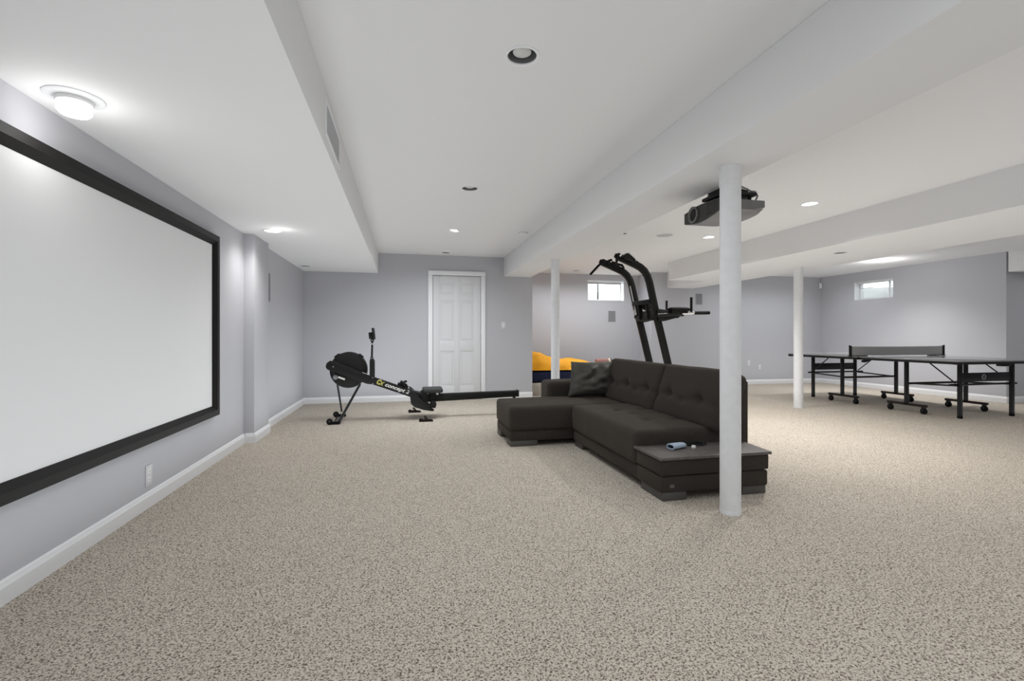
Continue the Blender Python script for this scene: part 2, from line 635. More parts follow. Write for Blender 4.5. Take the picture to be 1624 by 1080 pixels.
# nook window
mb = window_frame('window_1', 'x', W1[0], W1[1], W1[2], W1[3], YN + .13, 1, 4.19, .03)
w1 = struct(mb.build('window_1', TRIM), 'small white basement window in the nook wall behind the bed')
MB().box(W1[0] + .02, W1[1] - .02, YN + .155, YN + .162, W1[2] + .02, W1[3] - .02).build('window_pane', GLASS, w1, smooth=0)
MB().box(4.178, 4.204, YN + .128, YN + .142, W1[2] + .028, W1[3] - .03).build('window_seal', SEAM, w1, smooth=0)
MB().box(W1[0] + .02, W1[1] - .05, YN + .07, YN + .11, W1[3] - .055, W1[3] - .012, bev=.004).build('blind_headrail', BLINDG, w1)
mb = MB()
for (u0, u1, z0, z1) in ((W1[0] - .022, W1[1] + .0, W1[3], W1[3] + .022), (W1[0] - .008, W1[1] + .004, W1[2] - .006, W1[2])):
    mb.box(u0, u1, YN - .006, YN + .02, z0, z1, bev=.002)
mb.build('window_trim', TRIM, w1)
# reveals painted white
mb = MB()
mb.box(W1[0], W1[0] + .004, YN - .001, YN + .13, W1[2], W1[3])
mb.box(W1[1] - .004, W1[1], YN - .001, YN + .13, W1[2], W1[3])
mb.box(W1[0], W1[1], YN - .001, YN + .13, W1[2], W1[2] + .004)
mb.box(W1[0], W1[1], YN - .001, YN + .13, W1[3] - .004, W1[3])
mb.build('window_reveal', TRIM, w1, smooth=0)

# right window
mb = window_frame('window_2', 'y', W2[0], W2[1], W2[2], W2[3], XR + .13, 1, 7.76, .032, (2.09,))
w2 = struct(mb.build('window_2', TRIM), 'small white basement window in the right wall above the ping pong table')
MB().box(XR + .155, XR + .162, W2[0] + .02, W2[1] - .02, W2[2] + .02, W2[3] - .02).build('window_pane', GLASS, w2, smooth=0)
mb = MB()
mb.box(XR - .001, XR + .13, W2[0], W2[0] + .004, W2[2], W2[3])
mb.box(XR - .001, XR + .13, W2[1] - .004, W2[1], W2[2], W2[3])
mb.box(XR - .001, XR + .13, W2[0], W2[1], W2[2], W2[2] + .004)
mb.box(XR - .001, XR + .13, W2[0], W2[1], W2[3] - .004, W2[3])
mb.build('window_reveal', TRIM, w2, smooth=0)
MB().box(XR + .05, XR + .085, W2[0] + .01, W2[1] - .01, W2[3] - .035, W2[3] - .006, bev=.003).build('blind_headrail', BLIND, w2)
for i in range(4):
    z = W2[3] - .05 - i * .016
    MB().box(XR + .045, XR + .088, W2[0] + .015, W2[1] - .015, z, z + .0025).build('blind_slat', BLIND, w2, smooth=0)
mb = MB().tube([(XR + .06, 7.78, W2[3] - .03), (XR + .055, 7.782, W2[3] - .2), (XR + .03, 7.784, W2[2] - .02)], .003, n=6)
mb.build('blind_cord', BLIND, w2)


def well(name, axis, a0, a1, p0):
    """corrugated light well outside a window with the ground behind it"""
    mb = MB()
    n = 48
    R = (a1 - a0) / 2 + .18
    c = (a0 + a1) / 2
    ring = []
    for k in range(n + 1):
        a = pi * k / n
        ring.append((c - R * cos(a), p0 + (0.75 * sin(a)) ** 1.0))
    zs = [1.35 + .03 * i for i in range(27)]
    vs = []
    for i, z in enumerate(zs):
        w = .012 * (i % 2)
        for (u, v) in ring:
            vs.append((u, v + w, z) if axis == 'x' else (v + w, u, z))
    m = n + 1
    f = [(i * m + k, i * m + k + 1, (i + 1) * m + k + 1, (i + 1) * m + k) for i in range(len(zs) - 1) for k in range(n)]
    mb._add(vs, f)
    mb2 = [(u, v) for (u, v) in ring]
    base = len(mb.bm.verts)
    mb._add([(u, v, 1.40) if axis == 'x' else (v, u, 1.40) for (u, v) in mb2], [tuple(range(m))])
    return struct(mb.build(name, WELL, smooth=40))


well('window_well', 'x', W1[0], W1[1], YN + .24)
well('window_well.001', 'y', W2[0], W2[1], XR + .24)


# ------------------------------------------------------------------ ceiling lights
def downlight(x, y, z, kind, label):
    t = thing('recessed_light', label, 'ceiling light', (x, y, z), 'recessed ceiling lights')
    R = OPEN_R
    mb = MB().lathe([(R + .012, 0.0), (R + .011, -.005), (R + .002, -.006), (R - .004, -.002), (R - .004, .004), (R + .012, 0.0)], (x, y, z), n=40)
    mb.build('trim_ring', TRIM, t)
    if kind == 'off':
        MB().lathe([(R - .002, .0), (R - .004, .03), (R - .012, .085), (0.0, .088)], (x, y, z), n=36).build('baffle', BAFFLE, t)
        MB().lathe([(0.0, .007), (.030, .009), (.044, .016), (.047, .027), (.040, .06), (.03, .084)], (x, y, z), n=28).build('bulb', BULBOFF, t)
    elif kind == 'on':
        MB().lathe([(R - .002, .0), (R - .006, .03), (R - .014, .07), (0.0, .072)], (x, y, z), n=36).build('baffle', TRIM, t)
        MB().lathe([(0.0, .004), (.036, .006), (.050, .014), (.053, .026), (.046, .05), (.03, .068)], (x, y, z), n=28).build('bulb', BULBON, t)
    elif kind == 'eyeball':
        mb = MB()
        prof = [(.062 * sin(a), -.055 * cos(a) * .45) for a in [pi / 2 * k / 8 for k in range(9)]]
        mb.lathe(prof, (0, 0, 0), n=32)
        Mx = Matrix.Translation((x, y, z + .004)) @ Matrix.Rotation(radians(12), 4, 'Y')
        for v in mb.bm.verts:
            v.co = Mx @ v.co
        mb.build('eyeball', EYEB, t)
        MB().lathe([(R - .002, .0), (R - .006, .05), (0.0, .052)], (x, y, z), n=36).build('baffle', BAFFLE, t)
    return t


downlight(*MAINL[0], ZC, 'off', 'unlit recessed light nearest the camera in the central ceiling, bulb visible')
downlight(*MAINL[1], ZC, 'off', 'second unlit recessed light along the central ceiling row')
downlight(*MAINL[2], ZC, 'eyeball', 'white tilted eyeball light in the central ceiling, in front of the door')
downlight(*MAINL[3], ZC, 'off', 'small dark recessed light right above the white door')
downlight(*LL[0], ZS, 'on', 'lit recessed light under the soffit beside the wall pilaster')
downlight(*LL[1], ZS, 'off', 'unlit recessed light under the soffit in the far corner')
downlight(*RL[0], ZC, 'on', 'lit recessed light in the ceiling to the right of the projector')
downlight(*RL[1], ZC, 'on', 'lit recessed light beneath and beyond the projector, beside the ceiling speaker')
downlight(*RL[2], ZC, 'off', 'unlit recessed light in front of the nook window')
downlight(*RL[3], ZC, 'on', 'lit recessed light above the right wall window')
downlight(*SL[0], ZS, 'off', 'unlit recessed light in the underside of the lowered middle soffit')

# surface globe light by the screen
gx, gy = -1.385, 2.42
t = thing('surface_light', 'round white ceiling light with glowing stepped globe above the projection screen', 'ceiling light', (gx, gy, ZS))
MB().lathe([(0.0, 0), (.105, 0), (.105, -.003), (.098, -.008), (.072, -.010), (0.0, -.010)], (gx, gy, ZS), n=44).build('trim_ring', TRIM, t)
MB().lathe([(.066, -.008), (.066, -.020), (.060, -.026), (0.0, -.026)], (gx, gy, ZS), n=44).build('collar', WHITEP, t)
MB().lathe([(.060, -.024), (.061, -.038), (.056, -.041), (.058, -.045), (.060, -.062), (.050, -.074), (.025, -.080), (0.0, -.081)], (gx, gy, ZS), n=44).build('globe', GLOBE, t)
point_lamp('globe_lamp', (gx, gy, ZS - .16), 1.5, .06)

spot_lamp('downlight_lamp', (LL[0][0], LL[0][1], ZS - .01), 34, 150, 1.0, .12)
spot_lamp('downlight_lamp', (RL[0][0], RL[0][1], ZC - .01), 200, 140, .9, .05)
spot_lamp('downlight_lamp', (RL[1][0], RL[1][1], ZC - .01), 130, 140, .9, .05)
spot_lamp('downlight_lamp', (RL[3][0], RL[3][1], ZC - .01), 140, 125, 1.0, .05)
point_lamp('bulb_lamp', (RL[3][0], RL[3][1], ZC - .20), 7, .06)
point_lamp('bulb_lamp', (LL[0][0] + .1, LL[0][1] - .1, ZS - .10), 0.5, .05)

# smoke detector, sprinkler, ceiling speaker
t = thing('smoke_detector', 'small round white smoke detector on the ceiling beside the beam', 'smoke detector', (1.50, 6.05, ZC))
MB().lathe([(0, 0), (.062, 0), (.062, -.012), (.055, -.026), (.035, -.032), (0, -.033)], (1.50, 6.05, ZC), n=32).build('cover', TRIM, t)
MB().lathe([(.050, -.014), (.0635, -.014), (.0635, -.018), (.050, -.018)], (1.50, 6.05, ZC), n=32).build('vent_ring', GRILLC, t)
t = thing('ceiling_speaker', 'flat round grey speaker grille in the ceiling left of the far lit downlight', 'speaker', (3.39, 5.81, ZC))
MB().lathe([(.118, 0), (.118, -.004), (.108, -.006), (.106, -.003), (.106, 0)], (3.39, 5.81, ZC), n=44).build('rim', TRIM, t)
MB().lathe([(0, -.003), (.107, -.003), (.107, 0)], (3.39, 5.81, ZC), n=44).build('grille', GRILLC, t)
t = thing('sprinkler_head', 'tiny grey sprinkler cap on the ceiling next to the beam', 'sprinkler', (2.82, 5.82, ZC))
MB().lathe([(0, 0), (.022, 0), (.022, -.006), (.012, -.012), (0, -.013)], (2.82, 5.82, ZC), n=20).build('cap', GRILLE, t)


# ------------------------------------------------------------------ wall fittings
def plate(name, label, cat, axis, p, a, z, w, hh, d, kind):
    loc = (a, p, z) if axis == 'y' else (p, a, z)
    t = thing(name, label, cat, loc)

    def bx(u0, u1, w0, w1, q0, q1, nm, m, bev=.0015):
        lo, hi = sorted((p + d * q0, p + d * q1))
        mb = MB()
        if axis == 'y':
            mb.box(u0, u1, lo, hi, w0, w1, bev=bev)
        else:
            mb.box(lo, hi, u0, u1, w0, w1, bev=bev)
        return mb.build(nm, m, t)
    bx(a - w / 2, a + w / 2, z - hh / 2, z + hh / 2, 0, .006, 'cover_plate', PLATE if kind != 'white' else TRIM)
    if kind == 'switch':
        bx(a - .016, a + .016, z - .034, z + .034, .005, .010, 'rocker', WHITEP)
    else:
        for s in (-1, 1):
            bx(a - .017, a + .017, z + s * .026 - .015, z + s * .026 + .015, .005, .008, 'receptacle', WHITEP)
            for k in (-1, 1):
                bx(a + k * .006 - .0012, a + k * .006 + .0012, z + s * .026 - .004, z + s * .026 + .006, .0079, .0085, 'slot', SEAM, 0)
    return t


plate('light_switch', 'white rocker light switch on the far wall right of the door', 'switch', 'y', YF, 1.655, 1.255, .085, .125, -1, 'switch')
plate('power_outlet', 'white wall outlet low on the left wall under the projection screen', 'outlet', 'x', XL, 3.43, 0.197, .075, .13, 1, 'outlet')
plate('power_outlet', 'higher of the two small wall outlets on the back wall beside the front column', 'outlet', 'y', YB, 7.46, 0.47, .075, .12, -1, 'outlet')
plate('power_outlet', 'lower of the two small wall outlets on the back wall near the far corner', 'outlet', 'y', YB, 7.74, 0.37, .075, .12, -1, 'outlet')


def wall_speaker(axis, p, a0, a1, z0, z1, d, label):
    loc = ((a0 + a1) / 2, p, z0) if axis == 'y' else (p, (a0 + a1) / 2, z0)
    t = thing('wall_speaker', label, 'speaker', loc)

    def bx(mb, u0, u1, w0, w1, q0, q1, bev):
        lo, hi = sorted((p + d * q0, p + d * q1))
        if axis == 'y':
            mb.box(u0, u1, lo, hi, w0, w1, bev=bev)
        else:
            mb.box(lo, hi, u0, u1, w0, w1, bev=bev)
    mb = MB()
    e = .010
    bx(mb, a0, a0 + e, z0 + e, z1 - e, 0, .008, .002)
    bx(mb, a1 - e, a1, z0 + e, z1 - e, 0, .008, .002)
    bx(mb, a0, a1, z0, z0 + e, 0, .008, .002)
    bx(mb, a0, a1, z1 - e, z1, 0, .008, .002)
    mb.build('frame', GRILLF, t)
    mb = MB()
    bx(mb, a0 + e, a1 - e, z0 + e, z1 - e, 0, .006, 0)
    mb.build('grille', GRILLE, t, smooth=0)
    return t


wall_speaker('x', -1.555, 5.90, 6.14, 1.47, 1.81, 1, 'slim grey wall speaker on the left wall just past the pilaster')
wall_speaker('y', YN, 4.375, 4.55, 1.385, 1.63, -1, 'grey wall speaker below the nook window')
wall_speaker('y', YB, 6.14, 6.30, 1.75, 1.99, -1, 'grey wall speaker high on the back wall above the dip handles')

# motion sensor in the corner
t = thing('motion_sensor', 'small white motion sensor high in the corner beside the right window', 'sensor', (XR - .035, YB - .035, 2.23))
Mx = Matrix.Translation((XR - .035, YB - .035, 2.23)) @ Matrix.Rotation(radians(45), 4, 'Z')
MB().box(-.035, .035, -.025, .03, -.062, .062, bev=.012, seg=3, M=Mx).build('housing', WHITEP, t)
MB().box(-.024, .024, -.030, -.022, -.045, .0, bev=.003, M=Mx).build('lens_window', PLATE, t)

# vent grille on the soffit side
VX = -0.42
t = thing('air_vent', 'white louvred air vent on the side of the left soffit', 'vent', (VX, 3.0, 2.24))
mb = MB()
for (y0, y1, z0, z1) in ((2.74, 3.30, 2.155, 2.18), (2.74, 3.30, 2.335, 2.36), (2.74, 2.765, 2.18, 2.335), (3.275, 3.30, 2.18, 2.335)):
    mb.box(VX - .002, VX + .007, y0, y1, z0, z1, bev=.002)
mb.build('frame', TRIM, t)
MB().box(VX - .001, VX + .001, 2.76, 3.28, 2.175, 2.34).build('backing', GRILLF, t, smooth=0)
for i in range(9):
    z = 2.19 + i * .0175
    Mx = Matrix.Translation((VX + .003, 3.02, z)) @ Matrix.Rotation(radians(35), 4, 'Y')
    MB().box(-.006, .006, -.258, .258, -.001, .001, M=Mx).build('slat', TRIM, t, smooth=0)

# ------------------------------------------------------------------ support columns
for (x, y, r, lab) in ((1.925, 2.545, .060, 'white round support column in front of the sofa table end'),
                       (5.745, 6.06, .063, 'white round support column beside the ping pong table'),
                       (1.965, 6.13, .057, 'white round support column standing behind the sofa armrest')):
    t = thing('support_column', lab, 'column', (x, y, 0), 'white round support columns')
    MB().cyl((x, y, 0), (x, y, ZS), r, n=40, cap=False).build('shaft', COLW, t)
    MB().lathe([(r + .0015, 0), (r + .0015, .02), (r, .026)], (x, y, 0), n=40).build('foot_collar', COLW, t)
    MB().lathe([(r + .001, ZS - .12), (r + .003, ZS - .115), (r + .003, ZS), (r, ZS)], (x, y, 0), n=40).build('top_collar', COLW, t)

# ------------------------------------------------------------------ projection screen
SY0, SY1, SZ0, SZ1 = 1.74, 4.47, 0.412, 1.903
XF = XL + .052
t = thing('projection_screen', 'large white projection screen in a black frame on the left wall', 'projection screen', (XL, (SY0 + SY1) / 2, SZ0))
FW = .080


def frame_member(y0, y1, z0, z1, horiz, inner):
    """square outside, bevelled slope to the fabric on the inner side"""
    mb = MB()
    xb, xf, xi = XL + .002, XF, XL + .022
    if horiz:
        s = 1 if inner > z0 else -1
        zo, zi = (z0, z1) if s > 0 else (z1, z0)
        zm = zo + (zi - zo) * .55
        for_pts = [(xb, zo), (xf, zo), (xf, zm), (xi, zi), (xb, zi)]
        mi = FW
        vs = []
        for (x, z) in for_pts:
            ins = abs(z - zo)
            vs.append((x, y0 + ins, z))
        for (x, z) in for_pts:
            ins = abs(z - zo)
            vs.append((x, y1 - ins, z))
    else:
        s = 1 if inner > y0 else -1
        yo, yi = (y0, y1) if s > 0 else (y1, y0)
        ym = yo + (yi - yo) * .55
        for_pts = [(xb, yo), (xf, yo), (xf, ym), (xi, yi), (xb, yi)]
        vs = []
        for (x, y) in for_pts:
            vs.append((x, y, z0 + abs(y - yo)))
        for (x, y) in for_pts:
            vs.append((x, y, z1 - abs(y - yo)))
    k = 5
    f = [(i, (i + 1) % k, k + (i + 1) % k, k + i) for i in range(k)] + [tuple(range(k)), tuple(range(k, 2 * k))]
    mb._add(vs, f)
    return mb


frame_member(SY0, SY1, SZ1 - FW, SZ1, True, SZ1 - FW - 1).build('frame_rail', FRAMEB, t, smooth=20)
frame_member(SY0, SY1, SZ0, SZ0 + FW, True, SZ0 + FW + 1).build('frame_rail', FRAMEB, t, smooth=20)
frame_member(SY1 - FW, SY1, SZ0, SZ1, False, SY1 - FW - 1).build('frame_stile', FRAMEB, t, smooth=20)
frame_member(SY0, SY0 + FW, SZ0, SZ1, False, SY0 + FW + 1).build('frame_stile', FRAMEB, t, smooth=20)
MB().box(XL + .012, XL + .020, SY0 + FW - .01, SY1 - FW + .01, SZ0 + FW - .01, SZ1 - FW + .01).build('screen_fabric', SCREEN, t, smooth=0)


# ------------------------------------------------------------------ soft shapes
def cushion(x0, x1, y0, y1, z0, z1, r=.04, crown=(0, 0, .02), tufts=(), tdir='z', wob=.003, nx=28, ny=28, nz=10, M=None, seed=0, creases=()):
    """rounded box with swollen faces; tufts = [(u, v, depth, radius)] on the face tdir (z: u=x v=y, x-: u=y v=z)"""
    L = Vector((x1 - x0, y1 - y0, z1 - z0))
    c = Vector(((x0 + x1) / 2, (y0 + y1) / 2, (z0 + z1) / 2))
    half = L / 2
    t = bmesh.new()
    cache = {}

    def vert(i, j, k):
        key = (i, j, k)
        if key in cache:
            return cache[key]
        p = Vector(((i / nx * 2 - 1) * half.x, (j / ny * 2 - 1) * half.y, (k / nz * 2 - 1) * half.z))
        inner = Vector((max(-half.x + r, min(half.x - r, p.x)), max(-half.y + r, min(half.y - r, p.y)), max(-half.z + r, min(half.z - r, p.z))))
        d = p - inner
        if d.length > 1e-9:
            p = inner + d.normalized() * r
        u, v, w = p.x / half.x, p.y / half.y, p.z / half.z
        fx, fy, fz = max(0, 1 - u * u), max(0, 1 - v * v), max(0, 1 - w * w)
        p.z += crown[2] * (fx * fy) ** .6 * (1 if w > 0 else -.2) * abs(w)
        p.x += crown[0] * (fy * fz) ** .6 * u
        p.y += crown[1] * (fx * fz) ** .6 * v
        q = p + c
        for (a, b, dep, rad) in tufts:
            if tdir == 'z' and w > 0.3:
                dd = ((q.x - a) ** 2 + (q.y - b) ** 2) / (rad * rad)
                p.z -= dep * exp(-dd)
            elif tdir == 'x-' and u < -0.3:
                dd = ((q.y - a) ** 2 + (q.z - b) ** 2) / (rad * rad)
                p.x += dep * exp(-dd)
        for (a0, b0, a1, b1, dep, rad) in creases:
            A = Vector((a0, b0))
            B = Vector((a1, b1))
            Q = Vector((q.x, q.y)) if tdir == 'z' else Vector((q.y, q.z))
            AB = B - A
            s = max(0, min(1, (Q - A).dot(AB) / AB.length_squared))
            dd = (Q - A - AB * s).length_squared / (rad * rad)
            if tdir == 'z' and w > .3:
                p.z -= dep * exp(-dd)
            elif tdir == 'x-' and u < -.3:
                p.x += dep * exp(-dd)
        nn = noise.noise_vector(q * 5 + Vector((seed, seed, 0)))
        p += nn * wob
        vv = t.verts.new(p + c)
        cache[key] = vv
        return vv
    for i in range(nx):
        for j in range(ny):
            t.faces.new([vert(i, j, nz), vert(i + 1, j, nz), vert(i + 1, j + 1, nz), vert(i, j + 1, nz)])
            t.faces.new([vert(i, j, 0), vert(i, j + 1, 0), vert(i + 1, j + 1, 0), vert(i + 1, j, 0)])
    for i in range(nx):
        for k in range(nz):
            t.faces.new([vert(i, 0, k), vert(i + 1, 0, k), vert(i + 1, 0, k + 1), vert(i, 0, k + 1)])
            t.faces.new([vert(i, ny, k), vert(i, ny, k + 1), vert(i + 1, ny, k + 1), vert(i + 1, ny, k)])
    for j in range(ny):
        for k in range(nz):
            t.faces.new([vert(0, j, k), vert(0, j, k + 1), vert(0, j + 1, k + 1), vert(0, j + 1, k)])
            t.faces.new([vert(nx, j, k), vert(nx, j + 1, k), vert(nx, j + 1, k + 1), vert(nx, j, k + 1)])
    mb = MB()
    mb.merge(t, M)
    return mb


# ------------------------------------------------------------------ sectional sofa
sofa = thing('sectional_sofa', 'dark grey sectional sofa with chaise, tufted backs and a built-in side table', 'sofa', (1.75, 4.0, 0))
# chaise
cx0, cx1, cy0, cy1 = 0.985, 1.66, 4.50, 5.20
MB().box(cx0 + .01, cx1, cy0 + .01, cy1 - .005, .052, .150, bev=.012).build('chaise_base', SOFA, sofa)
cushion(cx0, 2.26, cy0, cy1, .145, .385, r=.035, crown=(.004, .006, .014), tufts=[(1.30, 4.98, .018, .05), (1.55, 4.98, .018, .05), (1.95, 4.85, .015, .05)], nx=44, ny=24, seed=1).build('chaise_cushion', SOFA, sofa)
# long seat
MB().box(1.615, 2.36, 2.83, 4.46, .052, .150, bev=.012).build('seat_base', SOFA, sofa)
cushion(1.60, 2.34, 3.13, 4.47, .145, .395, r=.038, crown=(.006, .004, .016),
        tufts=[(1.86, 4.02, .020, .055), (1.88, 3.50, .022, .055), (2.12, 4.02, .02, .05), (2.12, 3.5, .02, .05)],
        creases=[(1.66, 3.72, 2.2, 3.80, .008, .022), (1.62, 3.72, 1.86, 4.02, .004, .03)], nx=30, ny=52, seed=2).build('seat_cushion', SOFA, sofa)
# back frame and back cushions (leaning)
MB().prism([(2.37, .05), (2.50, .05), (2.50, .735), (2.43, .735)], 3.10, 5.30, 'y', bev=.014).build('backrest', SOFA, sofa)
for i, (y0, y1, name) in enumerate(((3.955, 5.10, 'back_cushion'), (3.085, 3.945, 'back_cushion'))):
    lean = Matrix.Translation((2.19, 0, .39)) @ Matrix.Rotation(radians(19), 4, 'Y') @ Matrix.Translation((-2.19, 0, -.39))
    n = 3 if i == 0 else 2
    yy = [y0 + (y1 - y0) * (k + .5) / n for k in range(n)]
    tf = [(y, .580, .030, .050) for y in yy]
    cr = []
    for k in range(n):
        for s in (-1, 1):
            ye = yy[k] + s * (y1 - y0) / n * .5
            cr.append((yy[k], .580, ye, .545, .013, .030))
    mb = cushion(2.165, 2.365, y0, y1, .375, .845, r=.045, crown=(.030, .005, .004), tufts=tf, tdir='x-', creases=cr, nx=8, ny=56, nz=34, M=lean, seed=3 + i)
    mb.build(name, SOFA, sofa)
# shade of the recess behind the seat near end, put in as a dark box
MB().box(2.30, 2.44, 3.09, 3.40, .28, .60, bev=.015).build('recess_shade', SOFA_SHADE, sofa)
# armrest
cushion(1.575, 2.45, 5.17, 5.50, .10, .555, r=.045, crown=(.004, .006, .008), nx=30, ny=14, nz=16, seed=6).build('armrest', SOFA, sofa)
# side table end
MB().box(1.608, 2.415, 2.795, 3.14, .165, .268, bev=.012).build('table_box', SOFA, sofa)
MB().box(1.610, 2.41, 2.80, 3.14, .055, .160, bev=.012).build('table_box', SOFA, sofa)
MB().prism([(1.598, 2.785), (2.428, 2.785), (2.46, 3.10), (2.46, 3.155), (1.598, 3.155)], .268, .288, 'z', bev=.003).build('table_top', TABTOP, sofa)
for (x0, x1, y0, y1) in ((.995, 1.265, 4.515, 4.70), (.995, 1.06, 5.0, 5.19), (1.625, 1.80, 2.81, 3.10), (2.22, 2.40, 2.81, 2.99), (1.625, 1.74, 4.25, 4.45), (2.30, 2.48, 5.0, 5.28)):
    MB().box(x0, x1, y0, y1, 0, .056, bev=.004).build('foot', FOOTG, sofa)
mb = MB()
for (a, b) in ((0, 0), (.011, 0), (.022, 0), (0, .012), (.022, .012), (.011, .012)):
    mb.box(1.672 + a, 1.680 + a, 2.797, 2.802, .088 + b, .096 + b)
mb.build('emblem', LOGOG, sofa, smooth=0)


# loose throw pillow leaning on the armrest
def throw_pillow():
    n = 46
    W, H, T = .56, .40, .085
    t = bmesh.new()
    Mx = Matrix.Translation((2.07, 5.03, .592)) @ Matrix.Rotation(radians(-14), 4, 'X') @ Matrix.Rotation(radians(0), 4, 'Y')
    grid = {}
    for side in (-1, 1):
        for i in range(n + 1):
            for j in range(n + 1):
                u, v = i / n * 2 - 1, j / n * 2 - 1
                edge = i in (0, n) or j in (0, n)
                if edge and (0, i, j) in grid:
                    grid[(side, i, j)] = grid[(0, i, j)]
                    continue
                pin = 1 - .06 * (1 - u * u) * v * v - .0
                pin2 = 1 - .06 * (1 - v * v) * u * u
                x = u * W / 2 * pin2 + .02 * v * (u < 0) * -u
                z = v * H / 2 * pin
                if u < 0:
                    x -= .028 * (1 - v) * -u * .6
                th = T * ((1 - u ** 4) * (1 - v ** 4)) ** .55
                w = 0
                # long folds running down from the upper middle
                for (a, b, ang, fr, am) in ((-.35, .1, 55, 9, .012), (.1, -.2, 20, 11, .010), (.55, -.3, -35, 13, .008), (-.1, .4, 65, 8, .009)):
                    s = cos(radians(ang)) * (u - a) + sin(radians(ang)) * (v - b)
                    q = -sin(radians(ang)) * (u - a) + cos(radians(ang)) * (v - b)
                    w += am * sin(fr * q + 2 * noise.noise(Vector((u * 2, v * 2, ang)))) * exp(-(s * s) / .25 - q * q / .30)
                w += .006 * noise.noise(Vector((u * 4, v * 4, 3.3)))
                y = side * (th + (w if side < 0 else 0) * -1 * (0 if edge else (1 - u ** 6) * (1 - v ** 6)) * side)
                vv = t.verts.new(Mx @ Vector((x, y, z)))
                grid[(side, i, j)] = vv
                if edge:
                    grid[(0, i, j)] = vv
        for i in range(n):
            for j in range(n):
                t.faces.new([grid[(side, i, j)], grid[(side, i + 1, j)], grid[(side, i + 1, j + 1)], grid[(side, i, j + 1)]])
    mb = MB()
    mb.merge(t)
    return mb


o = throw_pillow().build('throw_pillow', SATIN, smooth=60, origin=(2.07, 5.06, .39))
tag(o, 'crumpled dark olive grey satin pillow leaning on the sofa armrest', 'pillow')

# things lying on the side table
t = thing('glasses_case', 'pale blue open ended soft case lying on the sofa side table', 'case', (1.85, 3.0, .288))
Mx = Matrix.Translation((1.85, 3.005, .2895)) @ Matrix.Rotation(radians(18), 4, 'Z')


def oval_tube(lx, ry, rz, wall, M, n=24, taper=.85):
    mb = MB()
    vs, m = [], 0
    rings = [(-lx / 2, 1.0, 0), (-lx / 2 + .012, 1.03, 0), (0, 1.0, 0), (lx / 2 - .01, taper, 0), (lx / 2, taper * .8, 0)]
    for (x, s, _) in rings:
        for k in range(n):
            a = 2 * pi * k / n
            ca, sa = cos(a), sin(a)
            vs.append((x, ry * s * abs(ca) ** .7 * (1 if ca > 0 else -1), rz + rz * s * abs(sa) ** .8 * (1 if sa > 0 else -1) * (1 if sa > 0 else 1.0)))
    f = [(i * n + k, i * n + (k + 1) % n, (i + 1) * n + (k + 1) % n, (i + 1) * n + k) for i in range(len(rings) - 1) for k in range(n)]
    f.append(tuple(range((len(rings) - 1) * n, len(rings) * n)))
    # inner lip
    b = len(vs)
    for (x, s) in ((-lx / 2, .78), (-lx / 2 + .05, .72)):
        for k in range(n):
            a = 2 * pi * k / n
            ca, sa = cos(a), sin(a)
            vs.append((x, ry * s * abs(ca) ** .7 * (1 if ca > 0 else -1), rz + rz * s * .8 * abs(sa) ** .8 * (1 if sa > 0 else -1)))
    for k in range(n):
        f.append((k, (k + 1) % n, b + (k + 1) % n, b + k))
    mb._add(vs, f, M)
    mi = MB()
    vs2 = vs[b:]
    f2 = [(k, (k + 1) % n, n + (k + 1) % n, n + k) for k in range(n)] + [tuple(range(n, 2 * n))]
    mi._add([(v[0] + .0005, v[1], v[2]) for v in vs2], f2, M)
    return mb, mi


mo, mi = oval_tube(.135, .034, .0185, .004, Mx)
mo.build('sleeve', BLUE, t, smooth=50)
mi.build('lining', DKBLUE, t, smooth=50)
t = thing('power_plug', 'tiny white plug lying on the sofa side table', 'plug', (1.965, 2.985, .288))
Mx = Matrix.Translation((1.965, 2.985, .288)) @ Matrix.Rotation(radians(20), 4, 'Z')
MB().box(-.014, .014, -.010, .010, .0, .020, bev=.004, M=Mx).build('body', WHITEP, t)
MB().box(.013, .019, -.006, .006, .007, .013, bev=.001, M=Mx).build('socket', SILVER, t)
mb = MB()
pts = []
for k in range(60):
    a = k / 59 * 4.6 * pi
    pts.append((2.02 + (.075 - .008 * sin(a * .7)) * cos(a) + .015 * sin(a * .31), 3.065 + (.032 + .005 * cos(a * 1.3)) * sin(a), .293 + .003 * k / 59 * 4 + .002 * sin(3 * a)))
mb.tube(pts, .0042, n=7)
tag(mb.build('coiled_cable', BLACKG, origin=(2.02, 3.065, .288)), 'loose coil of black cable beside the pale blue case', 'cable')

# ------------------------------------------------------------------ bed in the nook
o = struct(MB().box(XE + .01, 4.35, 8.30, YN - .005, 0, .215, bev=.01).build('floor_platform', CARPET, origin=(3.2, 9.0, 0)), 'low carpeted step in the nook')
mt = cushion(2.20, 4.10, 8.42, 9.75, .218, .425, r=.05, crown=(.004, .004, .01), nx=40, ny=24, seed=9).build('mattress', NAVY, origin=(3.15, 9.1, .218))
tag(mt, 'navy blue mattress lying on the carpeted step', 'mattress')


